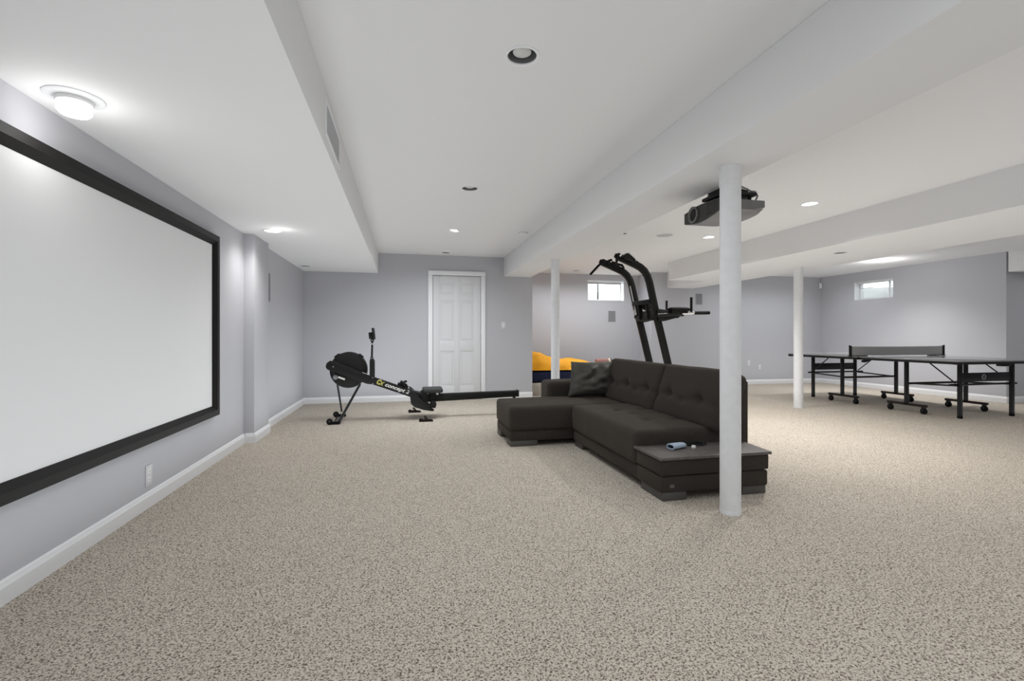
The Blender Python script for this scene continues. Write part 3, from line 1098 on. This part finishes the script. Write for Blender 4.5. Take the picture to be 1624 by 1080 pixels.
def duvet():
    nx, ny = 90, 40
    t = bmesh.new()
    x0, x1, y0, y1 = 2.22, 3.67, 8.44, 9.35
    top = {}
    prof = [(0.0, .80), (.1, .775), (.20, .74), (.30, .67), (.38, .625), (.5, .61), (.66, .61), (.76, .60), (.86, .57), (.94, .53), (1.0, .47)]

    def h(u):
        for (a, za), (b, zb) in zip(prof, prof[1:]):
            if a <= u <= b:
                return za + (zb - za) * (u - a) / (b - a)
        return prof[-1][1]
    base = .442
    for i in range(nx + 1):
        for j in range(ny + 1):
            u, v = i / nx, j / ny
            x = x0 + (x1 - x0) * u
            y = y0 + (y1 - y0) * v
            zt = h(u) - base
            edge = min(1, (max(0, min(v, 1 - v)) * 5)) ** .5 * min(1, min(u + .04, 1.0 - u) * 14) ** .5
            w = noise.noise(Vector((x * 5, y * 5, 1.7))) * .03 + abs(noise.noise(Vector((x * 3.1, y * 7, 4.2)))) * .03
            z = base + zt * edge + w * edge * .9
            yy = y + .03 * noise.noise(Vector((x * 6, 3.1, z * 7))) - (.02 * (1 - edge) if v < .1 else 0)
            top[(i, j)] = t.verts.new((x, yy, max(base, z)))
    for i in range(nx):
        for j in range(ny):
            t.faces.new([top[(i, j)], top[(i + 1, j)], top[(i + 1, j + 1)], top[(i, j + 1)]])
    rim = [top[(i, 0)] for i in range(nx + 1)] + [top[(nx, j)] for j in range(1, ny + 1)] + [top[(i, ny)] for i in range(nx - 1, -1, -1)] + [top[(0, j)] for j in range(ny - 1, 0, -1)]
    low = [t.verts.new((v.co.x, v.co.y, base)) for v in rim]
    k = len(rim)
    for i in range(k):
        t.faces.new([rim[i], low[i], low[(i + 1) % k], rim[(i + 1) % k]])
    mb = MB()
    mb.merge(t)
    return mb


o = duvet().build('comforter', YELLOW, smooth=60, origin=(3.0, 8.9, .428))
tag(o, 'bright yellow rumpled comforter heaped on the navy mattress', 'comforter')
t = thing('rolled_towel', 'dusty pink rolled towel with a cream band on the bed behind the sofa', 'towel', (3.85, 8.95, .43))
mb = MB()
zc = .558
mb.lathe([(0, -.16), (.055, -.158), (.062, -.14), (.064, 0), (.062, .10)], (3.87, 8.95, zc), axis='x', n=24)
mb.build('roll', PINK, t)
MB().lathe([(.064, .095), (.066, .10), (.066, .135), (.064, .14)], (3.87, 8.95, zc), axis='x', n=24).build('band', CREAM, t)
MB().lathe([(.063, .138), (.064, .165), (.05, .172), (0, .172)], (3.87, 8.95, zc), axis='x', n=24).build('end', BROWNB, t)
MB().box(3.72, 4.07, 8.85, 9.06, .442, .500, bev=.02).build('towel_fold', PINK, t)

# ------------------------------------------------------------------ power tower
tw = thing('power_tower', 'black pull-up and dip tower standing behind the sofa', 'exercise tower', (3.5, 6.05, 0))
UP = [(3.605, .045), (3.413, .783), (3.339, 1.07), (3.265, 1.347), (3.201, 1.62), (3.164, 1.78), (3.135, 1.865), (3.09, 1.93), (3.03, 1.978), (2.955, 2.012), (2.85, 2.054), (2.70, 2.112)]
OV = [(.026 * sx, .046 * sy) for (sx, sy) in ((-1, -.7), (-.7, -1), (.7, -1), (1, -.7), (1, .7), (.7, 1), (-.7, 1), (-1, .7))]
for yy in (5.8, 6.3):
    MB().sweep([(x, yy, z) for (x, z) in UP], OV, 1.0, up=(0, 1, 0)).build('upright', GUNM, tw, smooth=50)
    for s in (0.17, .30, .42, .52):
        p = Vector((3.605, yy, .045)).lerp(Vector((3.201, yy, 1.62)), s + .3)
        MB().cyl((p.x, yy - .050, p.z), (p.x, yy - .046, p.z), .010, n=10).build('bolt', RUBBER, tw)
    # base rail on the floor
    MB().prism([(2.75, 0.0), (4.05, 0.0), (4.05, .05), (2.75, .05)], yy - .035, yy + .035, 'y', bev=.012).build('base_rail', GUNM, tw)
    for xx in (2.75, 4.05):
        MB().box(xx - .03, xx + .03, yy - .045, yy + .045, 0, .058, bev=.012).build('end_cap', RUBBER, tw)
    # end plug of the upright
    MB().cyl((2.70, yy, 2.112), (2.675, yy, 2.121), .036, .030, n=14).build('end_cap', RUBBER, tw)
MB().box(3.56, 3.66, 5.8, 6.3, .02, .07, bev=.01).build('cross_member', GUNM, tw)
MB().box(3.16, 3.22, 5.8, 6.3, 1.50, 1.56, bev=.008).build('cross_member', GUNM, tw)
for yy in (5.94, 6.16):
    MB().prism([(3.20, 1.30), (3.26, 1.30), (3.24, 1.53), (3.18, 1.53)], yy - .014, yy + .014, 'y', bev=.004).build('pad_stem', GUNM, tw)
MB().box(3.22, 3.28, 5.8, 6.3, 1.28, 1.36, bev=.008).build('cross_member', GUNM, tw)
# gusset plates beside each upright
for yy in (5.8, 6.3):
    MB().prism([(3.27, 1.262), (3.36, 1.27), (3.58, 1.325), (3.58, 1.37), (3.36, 1.42), (3.25, 1.43)], yy - .056, yy - .048, 'y', bev=.002).build('gusset', GUNM, tw)
# back pad
Mx = Matrix.Translation((3.27, 6.05, 1.46)) @ Matrix.Rotation(radians(-14), 4, 'Y')
cushion(-.03, .03, -.10, .10, -.03, .10, r=.028, crown=(.01, 0, 0), nx=8, ny=18, nz=18, M=Mx).build('back_pad', RUBBER, tw)
# dip arms with elbow pads and grips
for yy in (5.74, 6.36):
    MB().tube([(3.24, yy, 1.345), (3.50, yy, 1.360), (3.60, yy, 1.368)], .026, n=12).build('dip_arm', GUNM, tw)
    MB().tube([(3.56, yy, 1.372), (3.82, yy, 1.384)], .0185, n=12).build('arm_sleeve', CHROME, tw)
    MB().tube([(3.79, yy, 1.381), (4.015, yy, 1.385), (4.022, yy, 1.385)], [.0235, .0235, .018], n=14).build('dip_grip', RUBBER, tw)
    cushion(3.42, 3.70, yy - .055, yy + .055, 1.40, 1.448, r=.02, crown=(0, 0, .006), nx=18, ny=10, nz=6).build('elbow_pad', RUBBER, tw)
    MB().box(3.44, 3.68, yy - .03, yy + .03, 1.375, 1.402, bev=.006).build('pad_bracket', GUNM, tw)
    MB().tube([(3.745, yy, 1.375), (3.745, yy, 1.590)], .017, n=12).build('upright_grip', RUBBER, tw)
    MB().tube([(3.56, yy + .02, 1.325), (3.48, yy + .02, 1.325)], .016, n=10).build('adjuster_knob', RUBBER, tw)
# pull-up bars: angled outer grips, parallel hook grips
for s, yy in ((-1, 5.8), (1, 6.3)):
    ty = 1 if s > 0 else -1
    MB().tube([(2.705, yy, 2.105), (2.675, yy + ty * .06, 2.065), (2.60, yy + ty * .17, 1.955)], .0165, n=12).build('pull_up_grip', RUBBER, tw)
    MB().tube([(2.76, yy, 2.085), (2.78, yy - ty * .05, 2.120), (2.80, yy - ty * .11, 2.128)], .017, n=12).build('neutral_grip', RUBBER, tw)
    MB().tube([(2.99, yy, 2.00), (3.02, yy - ty * .03, 2.035), (2.985, yy - ty * .05, 2.068), (2.93, yy - ty * .06, 2.075), (2.83, yy - ty * .06, 2.105)], .0175, n=12).build('hook_grip', RUBBER, tw)
MB().prism([(2.74, 2.10), (2.80, 2.145), (2.86, 2.12), (2.92, 2.06), (2.90, 2.03), (2.78, 2.07)], 5.70, 5.775, 'y', bev=.008).build('grip_clamp', BLACKG, tw)
Mx = Matrix.Translation((2.865, 5.735, 2.118)) @ Matrix.Rotation(radians(38), 4, 'Y')
MB().box(-.055, .055, -.04, .04, -.012, .012, bev=.006, M=Mx).build('grip_label', WHITEP, tw)
mb = MB()
mb.cyl((2.965, 5.8, 2.05), (2.972, 5.8, 2.075), .014, n=12)
mb.build('top_bolt', CHROME, tw)
MB().tube([(2.74, 5.745, 2.125), (2.715, 5.745, 2.095)], .014, n=10).build('clamp_knob', CHROME, tw)
# steel slider strip on the far upright
MB().prism([(3.118, 1.78), (3.128, 1.78), (3.224, 1.37), (3.212, 1.37)], 6.30 - .03, 6.30 + .03, 'y').build('steel_strip', SILVER, tw, smooth=0)

# ------------------------------------------------------------------ rowing machine
RYC = 6.40
rw = thing('rowing_machine', 'black rowing machine with flywheel and long monorail in front of the far wall', 'rowing machine', (0.2, RYC, 0))
fc = (-.695, .640)
# flywheel cage
mb = MB()
mb.lathe([(0, -.085), (.10, -.083), (.19, -.078), (.222, -.062), (.229, -.04), (.229, .04), (.222, .062), (.19, .078), (.10, .083), (0, .085)], (fc[0], RYC + .02, fc[1]), axis='y', n=56)
mb.build('flywheel_housing', BLACKG, rw)
mb = MB()
for a in (50, 128):
    aa = radians(a)
    mb.box(-.035, .035, -.055, .055, .218, .243, bev=.008, M=Matrix.Translation((fc[0], RYC + .02, fc[1])) @ Matrix.Rotation(pi / 2 - aa, 4, 'Y'))
mb.build('cage_clip', BLACKG, rw)
MB().lathe([(0, -.02), (.035, -.018), (.045, -.008), (.048, 0)], (fc[0], RYC - .065, fc[1] + .01), axis='y', n=24).build('hub_cap', RUBBER, rw)
# main beam: side plates running down from the nose to the foot end
BP = [(-.955, .690), (-.945, .735), (-.905, .765), (-.845, .755), (-.40, .560), (.10, .372), (.19, .335), (.30, .318), (.30, .225), (.16, .222), (.06, .292), (-.39, .458), (-.47, .470), (-.62, .530), (-.85, .630), (-.90, .640), (-.94, .660)]
MB().prism(BP, RYC - .125, RYC - .098, 'y', bev=.006).build('side_plate', BLACKG, rw)
MB().prism([(-.42, .555), (.10, .362), (.30, .318), (.30, .225), (.16, .222), (.06, .294), (-.42, .472)], RYC - .100, RYC + .05, 'y', bev=.008).build('main_beam', BLACKG, rw)
Mb = Matrix.Translation((-.52, RYC - .126, .612)) @ Matrix.Rotation(radians(21.5), 4, 'Y')
MB().box(0, .145, -.002, .004, -.001, .005, M=Mb).build('steel_edge', SILVER, rw, smooth=0)
# labels on the housing
Mb = Matrix.Translation((-.770, RYC - .105, .545)) @ Matrix.Rotation(radians(22), 4, 'Y')
MB().box(-.043, .043, -.004, 0, -.011, .011, bev=.002, M=Mb).build('white_label', LOGOW, rw)
MB().lathe([(0, -.004), (.026, -.003), (.03, 0)], (-.845, RYC - .09, .555), axis='y', n=20).build('grey_badge', GRILLE, rw)
mb = MB()
for (x, z) in ((-.865, .690), (-.395, .470), (-.395, .545)):
    mb.cyl((x, RYC - .130, z), (x, RYC - .124, z), .006, n=8)
mb.build('rivet', SILVER, rw)
# monitor arm
MB().prism([(-.432, .555), (-.372, .545), (-.372, .760), (-.392, .785), (-.42, .785), (-.432, .765)], RYC - .14, RYC - .04, 'y', bev=.008).build('arm_bracket', BLACKG, rw)
MB().tube([(-.408, RYC - .09, .770), (-.402, RYC - .09, 1.0)], .0125, n=12).build('monitor_arm', BLACK, rw)
mb = MB()
mb.cyl((-.408, RYC - .115, .790), (-.408, RYC - .065, .790), .020, n=18)
mb.cyl((-.402, RYC - .115, 1.015), (-.402, RYC - .065, 1.015), .022, n=18)
mb.build('arm_joint', BLACK, rw)
mb = MB()
mb.cyl((-.408, RYC - .118, .790), (-.408, RYC - .114, .790), .007, n=10)
mb.cyl((-.402, RYC - .118, 1.015), (-.402, RYC - .114, 1.015), .007, n=10)
mb.cyl((-.4025, RYC - .09, .962), (-.4025, RYC - .09, .978), .0135, n=12)
mb.build('joint_pin', SILVER, rw)
Mm = Matrix.Translation((-.392, RYC - .09, 1.035)) @ Matrix.Rotation(radians(-6), 4, 'Y')
MB().box(.0, .026, -.10, .10, -.01, .138, bev=.008, M=Mm).build('monitor', BLACKG, rw)
MB().box(-.045, .0, -.07, .07, .0, .085, bev=.008, M=Mm).build('battery_pack', BLACKG, rw)
MB().box(.0255, .0275, -.075, .075, .03, .115, bev=.001, M=Mm).build('display', GREYSEAT, rw)
# handle in its cradle on the beam
Mh = Matrix.Translation((-.02, RYC - .03, .425)) @ Matrix.Rotation(radians(21), 4, 'Y')
MB().tube([Mh @ Vector((.02, -.24, .045)), Mh @ Vector((-.005, -.12, .035)), Mh @ Vector((-.01, 0, .03)), Mh @ Vector((-.005, .12, .035)), Mh @ Vector((.02, .24, .045))], .0165, n=12).build('handle', RUBBER, rw)
MB().box(-.075, .065, -.045, .045, -.02, .022, bev=.008, M=Mh).build('handle_cradle', BLACKG, rw)
MB().box(-.055, -.02, -.05, .05, .01, .055, bev=.008, M=Mh).build('cradle_hook', BLACKG, rw)
# front legs
for (a, b) in (((-.845, RYC - .06, .60), (-.815, 6.685, .075)), ((-.865, RYC + .05, .66), (-.83, 6.70, .075)), ((-.55, RYC - .09, .46), (-.772, 6.140, .035)), ((-.56, RYC + .05, .46), (-.79, 6.62, .05))):
    if b[1] > 6.65 and a[1] > RYC:
        continue
    MB().tube([a, b], .0125, n=10).build('front_leg', BLACK, rw)
MB().tube([(-.86, RYC - .07, .665), (-.862, RYC - .06, .60), (-.845, RYC - .06, .56)], .020, n=10).build('leg_socket', BLACK, rw)
MB().tube([(-.785, 6.11, .030), (-.805, 6.72, .030)], .016, n=10).build('foot_bar', BLACK, rw)
MB().tube([(-.835, 6.11, .022), (-.86, 6.72, .022)], .009, n=8).build('foot_brace', BLACK, rw)
for yy in (6.13, 6.69):
    MB().box(-.90, -.762, yy - .022, yy + .022, .006, .036, bev=.008).build('foot', RUBBER, rw)
    mb = MB().lathe([(0, -.016), (.03, -.016), (.036, -.010), (.036, .010), (.03, .016), (0, .016)], (-.885, yy - .02, .040), axis='y', n=24)
    wl = mb.build('caster_wheel', RUBBER, rw)
    MB().cyl((-.885, yy - .040, .040), (-.885, yy - .035, .040), .012, n=12).build('wheel_hub', GREYSEAT, wl)
# monorail
MB().prism([(.24, .206), (1.505, .246), (1.505, .326), (.24, .306)], RYC - .045, RYC + .045, 'y', bev=.006).build('monorail', BLACKG, rw)
mb = MB()
for (z, h) in ((.020, .006), (.045, .006)):
    mb.prism([(.62, .235 + z), (1.49, .252 + z), (1.49, .252 + z + h), (.62, .235 + z + h)], RYC - .049, RYC - .044, 'y', bev=.001)
mb.build('rail_groove', GUNM, rw)
MB().box(1.495, 1.52, RYC - .050, RYC + .050, .243, .333, bev=.006).build('rail_end_cap', BLACKG, rw)
MB().tube([(1.46, RYC, .25), (1.46, RYC - .02, .10), (1.46, RYC, .03)], .022, n=10).build('rear_leg', BLACK, rw)
MB().tube([(1.46, RYC - .25, .02), (1.46, RYC + .25, .02)], .02, n=10).build('rear_foot', RUBBER, rw)
# foot stretchers
for s in (-1, 1):
    yy = RYC + s * .13
    MB().prism([(.055, .400), (.085, .385), (.20, .270), (.372, .115), (.350, .105), (.235, .125), (.12, .165), (.075, .21)], yy - .055, yy + .055, 'y', bev=.006).build('footrest', BLACKG, rw)
    MB().prism([(.20, .335), (.25, .35), (.275, .30), (.285, .24), (.25, .225), (.21, .265)], yy - .05, yy + .05, 'y', bev=.008).build('foot_strap', RUBBER, rw)
    MB().prism([(.34, .235), (.385, .235), (.40, .19), (.385, .14), (.33, .15)], yy - .03, yy + .03, 'y', bev=.006).build('heel_cup', BLACKG, rw)
MB().tube([(.20, RYC - .19, .20), (.20, RYC + .19, .20)], .014, n=10).build('footrest_axle', BLACK, rw)
# seat
st = cushion(.225, .485, RYC - .15, RYC + .15, .335, .392, r=.022, crown=(0, 0, .004), tufts=[(.34, RYC - .06, .012, .06), (.34, RYC + .06, .012, .06)], nx=22, ny=24, nz=8).build('seat', GREYSEAT, rw)
MB().box(.26, .45, RYC - .07, RYC + .07, .295, .338, bev=.008).build('seat_carriage', BLACKG, st)
for xx in (.285, .415):
    mb = MB().lathe([(0, -.012), (.017, -.012), (.017, .012), (0, .012)], (xx, RYC - .062, .318), axis='y', n=18)
    mb.build('roller', WHITEP, st)
MB().prism([(.20, .318), (.235, .385), (.250, .37), (.232, .318)], RYC - .04, RYC + .04, 'y', bev=.004).build('chain_guard', BLACKG, rw)


# lettering on the beam
def lettering(txt, name, m, parent, size, M, shear=.25, extrude=.0008, bold=.0, width=None):
    cu = bpy.data.curves.new(name, 'FONT')
    cu.body = txt
    cu.size = size
    cu.shear = shear
    cu.extrude = extrude
    cu.offset = bold
    tmp = bpy.data.objects.new(name, cu)
    COL.objects.link(tmp)
    dg = bpy.context.evaluated_depsgraph_get()
    me = bpy.data.meshes.new_from_object(tmp.evaluated_get(dg))
    bpy.data.objects.remove(tmp)
    if width:
        w = max(v.co.x for v in me.vertices)
        me.transform(Matrix.Scale(width / w, 4, (1, 0, 0)))
    me.transform(M)
    off = root_loc(parent)
    me.transform(Matrix.Translation(-off))
    me.materials.clear()
    me.materials.append(m)
    o = bpy.data.objects.new(name, me)
    COL.objects.link(o)
    o.parent = parent
    return o


slope = atan2(.372 - .560, .10 + .40)
BM = Matrix.Translation((-.355, RYC - .1262, .475)) @ Matrix.Rotation(-slope, 4, 'Y') @ Matrix.Rotation(radians(90), 4, 'X')
lettering('C', 'logo_emblem', LOGOY, rw, .080, BM, .3, bold=.005, width=.055)
lettering('X', 'logo_emblem', LOGOY, rw, .066, BM @ Matrix.Translation((.042, -.002, .0006)), .3, bold=.003, width=.058)
lettering('concept 2', 'logo_lettering', LOGOW, rw, .068, BM @ Matrix.Translation((.108, .004, 0)), .3, bold=.0014, width=.325)

# the pair of small floor grips under the rower
for (x, y, lab) in ((.26, 6.09, 'nearer of two small dark floor grips lying under the rowing machine'),
                    (.135, 6.85, 'farther of two small dark floor grips lying under the rowing machine')):
    t = thing('floor_grip', lab, 'grip', (x, y, 0), 'small grips under the rower')
    MB().prism([(x - .088, .0), (x + .088, .0), (x + .085, .022), (x + .02, .034), (x - .05, .034), (x - .085, .024)], y - .022, y + .022, 'y', bev=.007).build('base', BROWNB, t)
    MB().tube([(x + .012, y, .028), (x - .012, y, .058), (x - .024, y, .068)], .014, n=10).build('peg', BROWNB, t)
    MB().lathe([(0, -.02), (.02, -.018), (.022, 0), (.02, .018), (0, .02)], (x - .066, y, .022), axis='y', n=16).build('wheel', RUBBER, t)

# ------------------------------------------------------------------ ping pong table
TX0, TX1, TY0, TY1, TZ = 6.77, 8.295, 4.63, 7.37, .76
TM = (TY0 + TY1) / 2
tt = thing('ping_pong_table', 'dark ping pong table on wheeled folding legs by the right wall', 'table', ((TX0 + TX1) / 2, TM, 0))
for (y0, y1) in ((TY0, TM - .004), (TM + .004, TY1)):
    tp = MB().box(TX0, TX1, y0, y1, TZ - .018, TZ, bev=.003).build('tabletop', TTOP, tt)
    mb = MB()
    e = .020
    for b in ((TX0 + .003, TX0 + .003 + e, y0 + .003, y1 - .003), (TX1 - .003 - e, TX1 - .003, y0 + .003, y1 - .003), (TX0 + .003, TX1 - .003, y0 + .003, y0 + .003 + e), (TX0 + .003, TX1 - .003, y1 - .003 - e, y1 - .003)):
        mb.box(*b, TZ - .050, TZ - .004, bev=.002)
    mb.build('apron', TAPRON, tp)
    mb = MB()
    for b in ((TX0 + .004, TX0 + .022, y0 + .004, y1), (TX1 - .022, TX1 - .004, y0 + .004, y1), ((TX0 + TX1) / 2 - .0025, (TX0 + TX1) / 2 + .0025, y0, y1)):
        mb.box(*b, TZ - .001, TZ + .0008)
    ye = y0 + .004 if y0 == TY0 else y1 - .022
    mb.box(TX0 + .004, TX1 - .004, ye, ye + .018, TZ - .001, TZ + .0009)
    mb.build('boundary_line', TLINE, tp, smooth=0)
for half, (yo, yi0, yi1, yp) in enumerate(((4.80, 5.17, 5.63, 5.40), (7.03 + .06, 6.18, 6.63, 6.42))):
    s = 1 if half == 0 else -1
    for xx in (7.03, 7.93):
        MB().box(xx - .021, xx + .021, yo - .021, yo + .021, .025, TZ - .03, bev=.004).build('leg', TAPRON, tt)
        MB().box(xx - .022, xx + .022, yo - .022, yo + .022, 0, .03, bev=.005).build('leg_foot', RUBBER, tt)
    ap = MB().box(7.03, 7.93, yo - .012, yo + .012, .475, .590, bev=.004).build('end_panel', TAPRON, tt)
    if half == 0:
        mb = MB().lathe([(0, -.003), (.038, -.003), (.040, 0)], (7.42, yo - .012, .535), axis='y', n=28)
        mb.build('round_emblem', LOGOG, ap)
        mb = MB()
        Me = Matrix.Translation((7.42, yo - .016, .535)) @ Matrix.Rotation(radians(-50), 4, 'Y')
        mb.box(-.026, .026, -.001, .001, -.004, .004, M=Me)
        mb.box(-.012, .014, -.001, .001, .010, .017, M=Me)
        mb.box(-.02, .004, -.001, .001, -.018, -.011, M=Me)
        mb.build('emblem_mark', TAPRON, ap, smooth=0)
    MB().tube([(6.90, yo + s * .03, .435), (8.06, yo + s * .03, .435)], .014, n=10).build('cross_bar', TAPRON, tt)
    for xx in (6.93, 8.02):
        MB().box(xx - .022, xx + .022, yp - .020, yp + .020, .10, TZ - .03, bev=.004).build('wheel_post', TAPRON, tt)
        bs = MB().box(xx - .022, xx + .022, yi0 - .04, yi1 + .04, .095, .128, bev=.005).build('wheel_beam', BROWNB, tt)
        for yy in (yi0, yi1):
            c = MB().lathe([(0, -.018), (.034, -.018), (.041, -.012), (.041, .012), (.034, .018), (0, .018)], (xx + .0, yy, .041), axis='x', n=24).build('caster_wheel', RUBBER, tt)
            mb = MB()
            mb.box(xx - .026, xx + .026, yy - .016, yy + .016, .078, .098, bev=.004)
            mb.box(xx - .026, xx - .020, yy - .014, yy + .014, .035, .09, bev=.002)
            mb.box(xx + .020, xx + .026, yy - .014, yy + .014, .035, .09, bev=.002)
            mb.build('caster_fork', BLACKG, tt)
    MB().box(6.93, 8.02, yp - .012, yp + .012, .385, .415, bev=.004).build('cross_bar', BROWNB, tt)
    # diagonal struts
    for xx in (7.00, 7.96):
        MB().tube([(xx, yo + s * .03, .455), (xx, yo + s * .36, TZ - .045)], .0085, n=8).build('strut', GUNM, tt)
        MB().tube([(xx, yp, .40), (xx, yo, .425)], .011, n=8).build('side_bar', GUNM, tt)
    # corner protectors and levers
    yc = TY0 if half == 0 else TY1
    for xx in (TX0, TX1):
        sx = 1 if xx == TX0 else -1
        MB().box(min(xx - sx * .004, xx + sx * .075), max(xx - sx * .004, xx + sx * .075), min(yc - s * .004, yc + s * .075), max(yc - s * .004, yc + s * .075), TZ - .052, TZ - .022, bev=.008).build('corner_guard', GUNM, tt)
MB().prism([(6.86, .70), (6.98, .715), (6.98, .685), (6.86, .665)], TM - .03, TM + .03, 'y', bev=.004).build('latch', TAPRON, tt)
MB().box(7.60, 7.74, TY0 + .06, TY0 + .14, TZ - .085, TZ - .05, bev=.006).build('ball_holder', GUNM, tt)

nt_ = thing('table_tennis_net', 'grey net with white top tape clamped across the ping pong table', 'net', ((TX0 + TX1) / 2, TM, TZ))
NX0, NX1 = TX0 - .145, TX1 + .145
for xx, s in ((NX0, 1), (NX1, -1)):
    pst = MB().box(xx - .018, xx + .018, TM - .014, TM + .014, TZ - .010, TZ + .160, bev=.006).build('post', BLACKG, nt_)
    MB().prism([(xx - .018, TZ + .15), (xx + .018, TZ + .15), (xx + (.018 if s < 0 else -.018), TZ + .172)], TM - .012, TM + .012, 'y', bev=.002).build('post_cap', BLACKG, pst)
    MB().box(min(xx - .025 * s, xx + s * .30), max(xx - .025 * s, xx + s * .30), TM - .028, TM + .028, TZ + .0015, TZ + .012, bev=.004).build('clamp_arm', BLACKG, nt_)
nn = 24
mb = MB()
vs = []
for i in range(nn + 1):
    u = i / nn
    x = NX0 + .018 + (NX1 - NX0 - .036) * u
    sag = .008 * (1 - (2 * u - 1) ** 2)
    for (dy, z) in ((-.0015, TZ + .012), (-.0015, TZ + .150 - sag), (.0015, TZ + .150 - sag), (.0015, TZ + .012)):
        vs.append((x, TM + dy, z))
f = []
for i in range(nn):
    for k in range(4):
        f.append((i * 4 + k, i * 4 + (k + 1) % 4, (i + 1) * 4 + (k + 1) % 4, (i + 1) * 4 + k))
mb._add(vs, f)
mb.build('net_mesh', NETM, nt_)
mb = MB()
vs = []
for i in range(nn + 1):
    u = i / nn
    x = NX0 + .018 + (NX1 - NX0 - .036) * u
    sag = .008 * (1 - (2 * u - 1) ** 2)
    for (dy, z) in ((-.003, TZ + .145 - sag), (-.003, TZ + .156 - sag), (.003, TZ + .156 - sag), (.003, TZ + .145 - sag)):
        vs.append((x, TM + dy, z))
mb._add(vs, f)
mb.build('top_tape', SILVER, nt_)

# ------------------------------------------------------------------ projector
PX0, PX1, PY0, PY1 = 2.05, 2.385, 2.80, 3.22
pj = thing('projector', 'grey home cinema projector with round lens hanging behind the front column', 'projector', (2.2, 3.0, 1.95))


def projector_body():
    """lofted hull: sections along X, in each a rounded shoe outline in (Y, Z)"""
    t = bmesh.new()
    nx = 14
    ny = 24
    rows = []
    for i in range(nx + 1):
        u = i / nx
        x = PX0 + (PX1 - PX0) * u
        ring = []
        for k in range(ny + 1):
            v = k / ny
            y = PY1 - (PY1 - PY0) * v
            # top: flat with a rounded fall at the far shoulder
            z = 2.004 - .020 * exp(-(v / .22) ** 2) - .022 * max(0, v - .5) ** 1.2 - .006 * exp(-((1 - v) / .06) ** 2)
            ring.append((x, y, z))
        for k in range(ny + 1):
            v = 1 - k / ny
            y = PY1 - (PY1 - PY0) * v
            # bottom: belly low in the middle, raised towards front and near side
            belly = 1.902 - .026 * sin(pi * min(1, v * 1.1)) * (1 - u * .5) + .030 * exp(-((1 - v) / .10) ** 2) * (.3 + .7 * u) + .012 * exp(-((1 - u) / .15) ** 2)
            ring.append((x, y, belly))
        rows.append([t.verts.new(p) for p in ring])
    m = len(rows[0])
    for i in range(nx):
        for k in range(m):
            t.faces.new([rows[i][k], rows[i][(k + 1) % m], rows[i + 1][(k + 1) % m], rows[i + 1][k]])
    t.faces.new(rows[0])
    t.faces.new(rows[-1][::-1])
    mb = MB()
    mb.merge(t)
    return mb


projector_body().build('casing', PROJB, pj, smooth=40)
# front fascia
mb = MB()
t_ = bmesh.new()
n = 24
ring = []
for k in range(n + 1):
    v = k / n
    y = PY1 - .002 - (PY1 - PY0 - .004) * v
    ring.append((y, 2.001 - .020 * exp(-(v / .22) ** 2) - .022 * max(0, v - .5) ** 1.2 - .006 * exp(-((1 - v) / .06) ** 2)))
for k in range(n + 1):
    v = 1 - k / n
    y = PY1 - .002 - (PY1 - PY0 - .004) * v
    ring.append((y, 1.903 - .026 * sin(pi * min(1, v * 1.1)) + .018 * exp(-((1 - v) / .10) ** 2)))
mb.prism(ring, PX0 - .008, PX0 + .004, 'x')
mb.build('fascia', PROJD, pj, smooth=30)
LYZ = (3.10, 1.948)
MB().lathe([(.058, .004), (.058, -.016), (.052, -.020), (.044, -.012), (.040, .004)], (PX0 - .004, LYZ[0], LYZ[1]), axis='x', n=40).build('lens_ring', PROJB, pj)
MB().lathe([(0, -.006), (.030, -.004), (.042, .0)], (PX0 - .008, LYZ[0], LYZ[1]), axis='x', n=32).build('lens', LENS, pj)
MB().box(PX0 - .0095, PX0 - .006, 2.805, 2.955, 1.913, 1.987).build('vent_backing', BLACK, pj, smooth=0)
for i in range(9):
    y = 2.945 - i * .0160
    MB().box(PX0 - .013, PX0 - .006, y - .0035, y + .0035, 1.915, 1.985, bev=.002).build('vent_rib', PROJ, pj)
MB().box(PX0 + .06, PX1 - .02, PY0 - .0015, PY0 + .002, 1.922, 1.926).build('side_seam', PROJB, pj, smooth=0)
MB().cyl((2.19, PY0 - .001, 1.975), (2.19, PY0 - .006, 1.975), .008, n=12).build('foot_screw', PROJD, pj)
MB().box(PX1 - .02, PX1 + .006, PY0 + .05, PY1 - .05, 1.93, 2.0, bev=.006).build('rear_panel', PROJD, pj)
mt = thing('projector_mount', 'black steel bracket fixing the projector to the beam', 'mount', (2.1, 3.0, ZS))
MB().box(2.136, 2.148, 2.80, 3.07, 2.055, 2.30, bev=.002).build('side_plate', BLACK, mt)
for yy in (2.86, 3.03):
    MB().prism([(2.146, 2.10), (2.30, 2.068), (2.30, 2.05), (2.146, 2.05)], yy - .006, yy + .006, 'y', bev=.002).build('bracket_arm', BLACK, mt)
MB().cyl((2.10, 3.02, 2.062), (2.30, 3.02, 2.062), .008, n=10).build('pivot_rod', CHROME, mt)
MB().box(2.08, 2.35, 2.83, 3.06, 2.028, 2.052, bev=.004).build('tray', BLACK, mt)
for (x, y) in ((2.12, 2.88), (2.12, 3.03), (2.33, 2.88), (2.33, 3.03)):
    MB().cyl((x, y, 2.0045), (x, y, 2.036), .012, n=12).build('standoff', BLACK, mt)
mb = MB().tube([(2.18, 2.86, 2.078), (2.24, 2.85, 2.09), (2.29, 2.85, 2.075), (2.31, 2.85, 2.064), (2.36, 2.86, 2.066), (2.395, 2.88, 2.045), (2.393, 2.92, 1.985)], .006, n=8)
mb.build('cable', GREYC, pj)
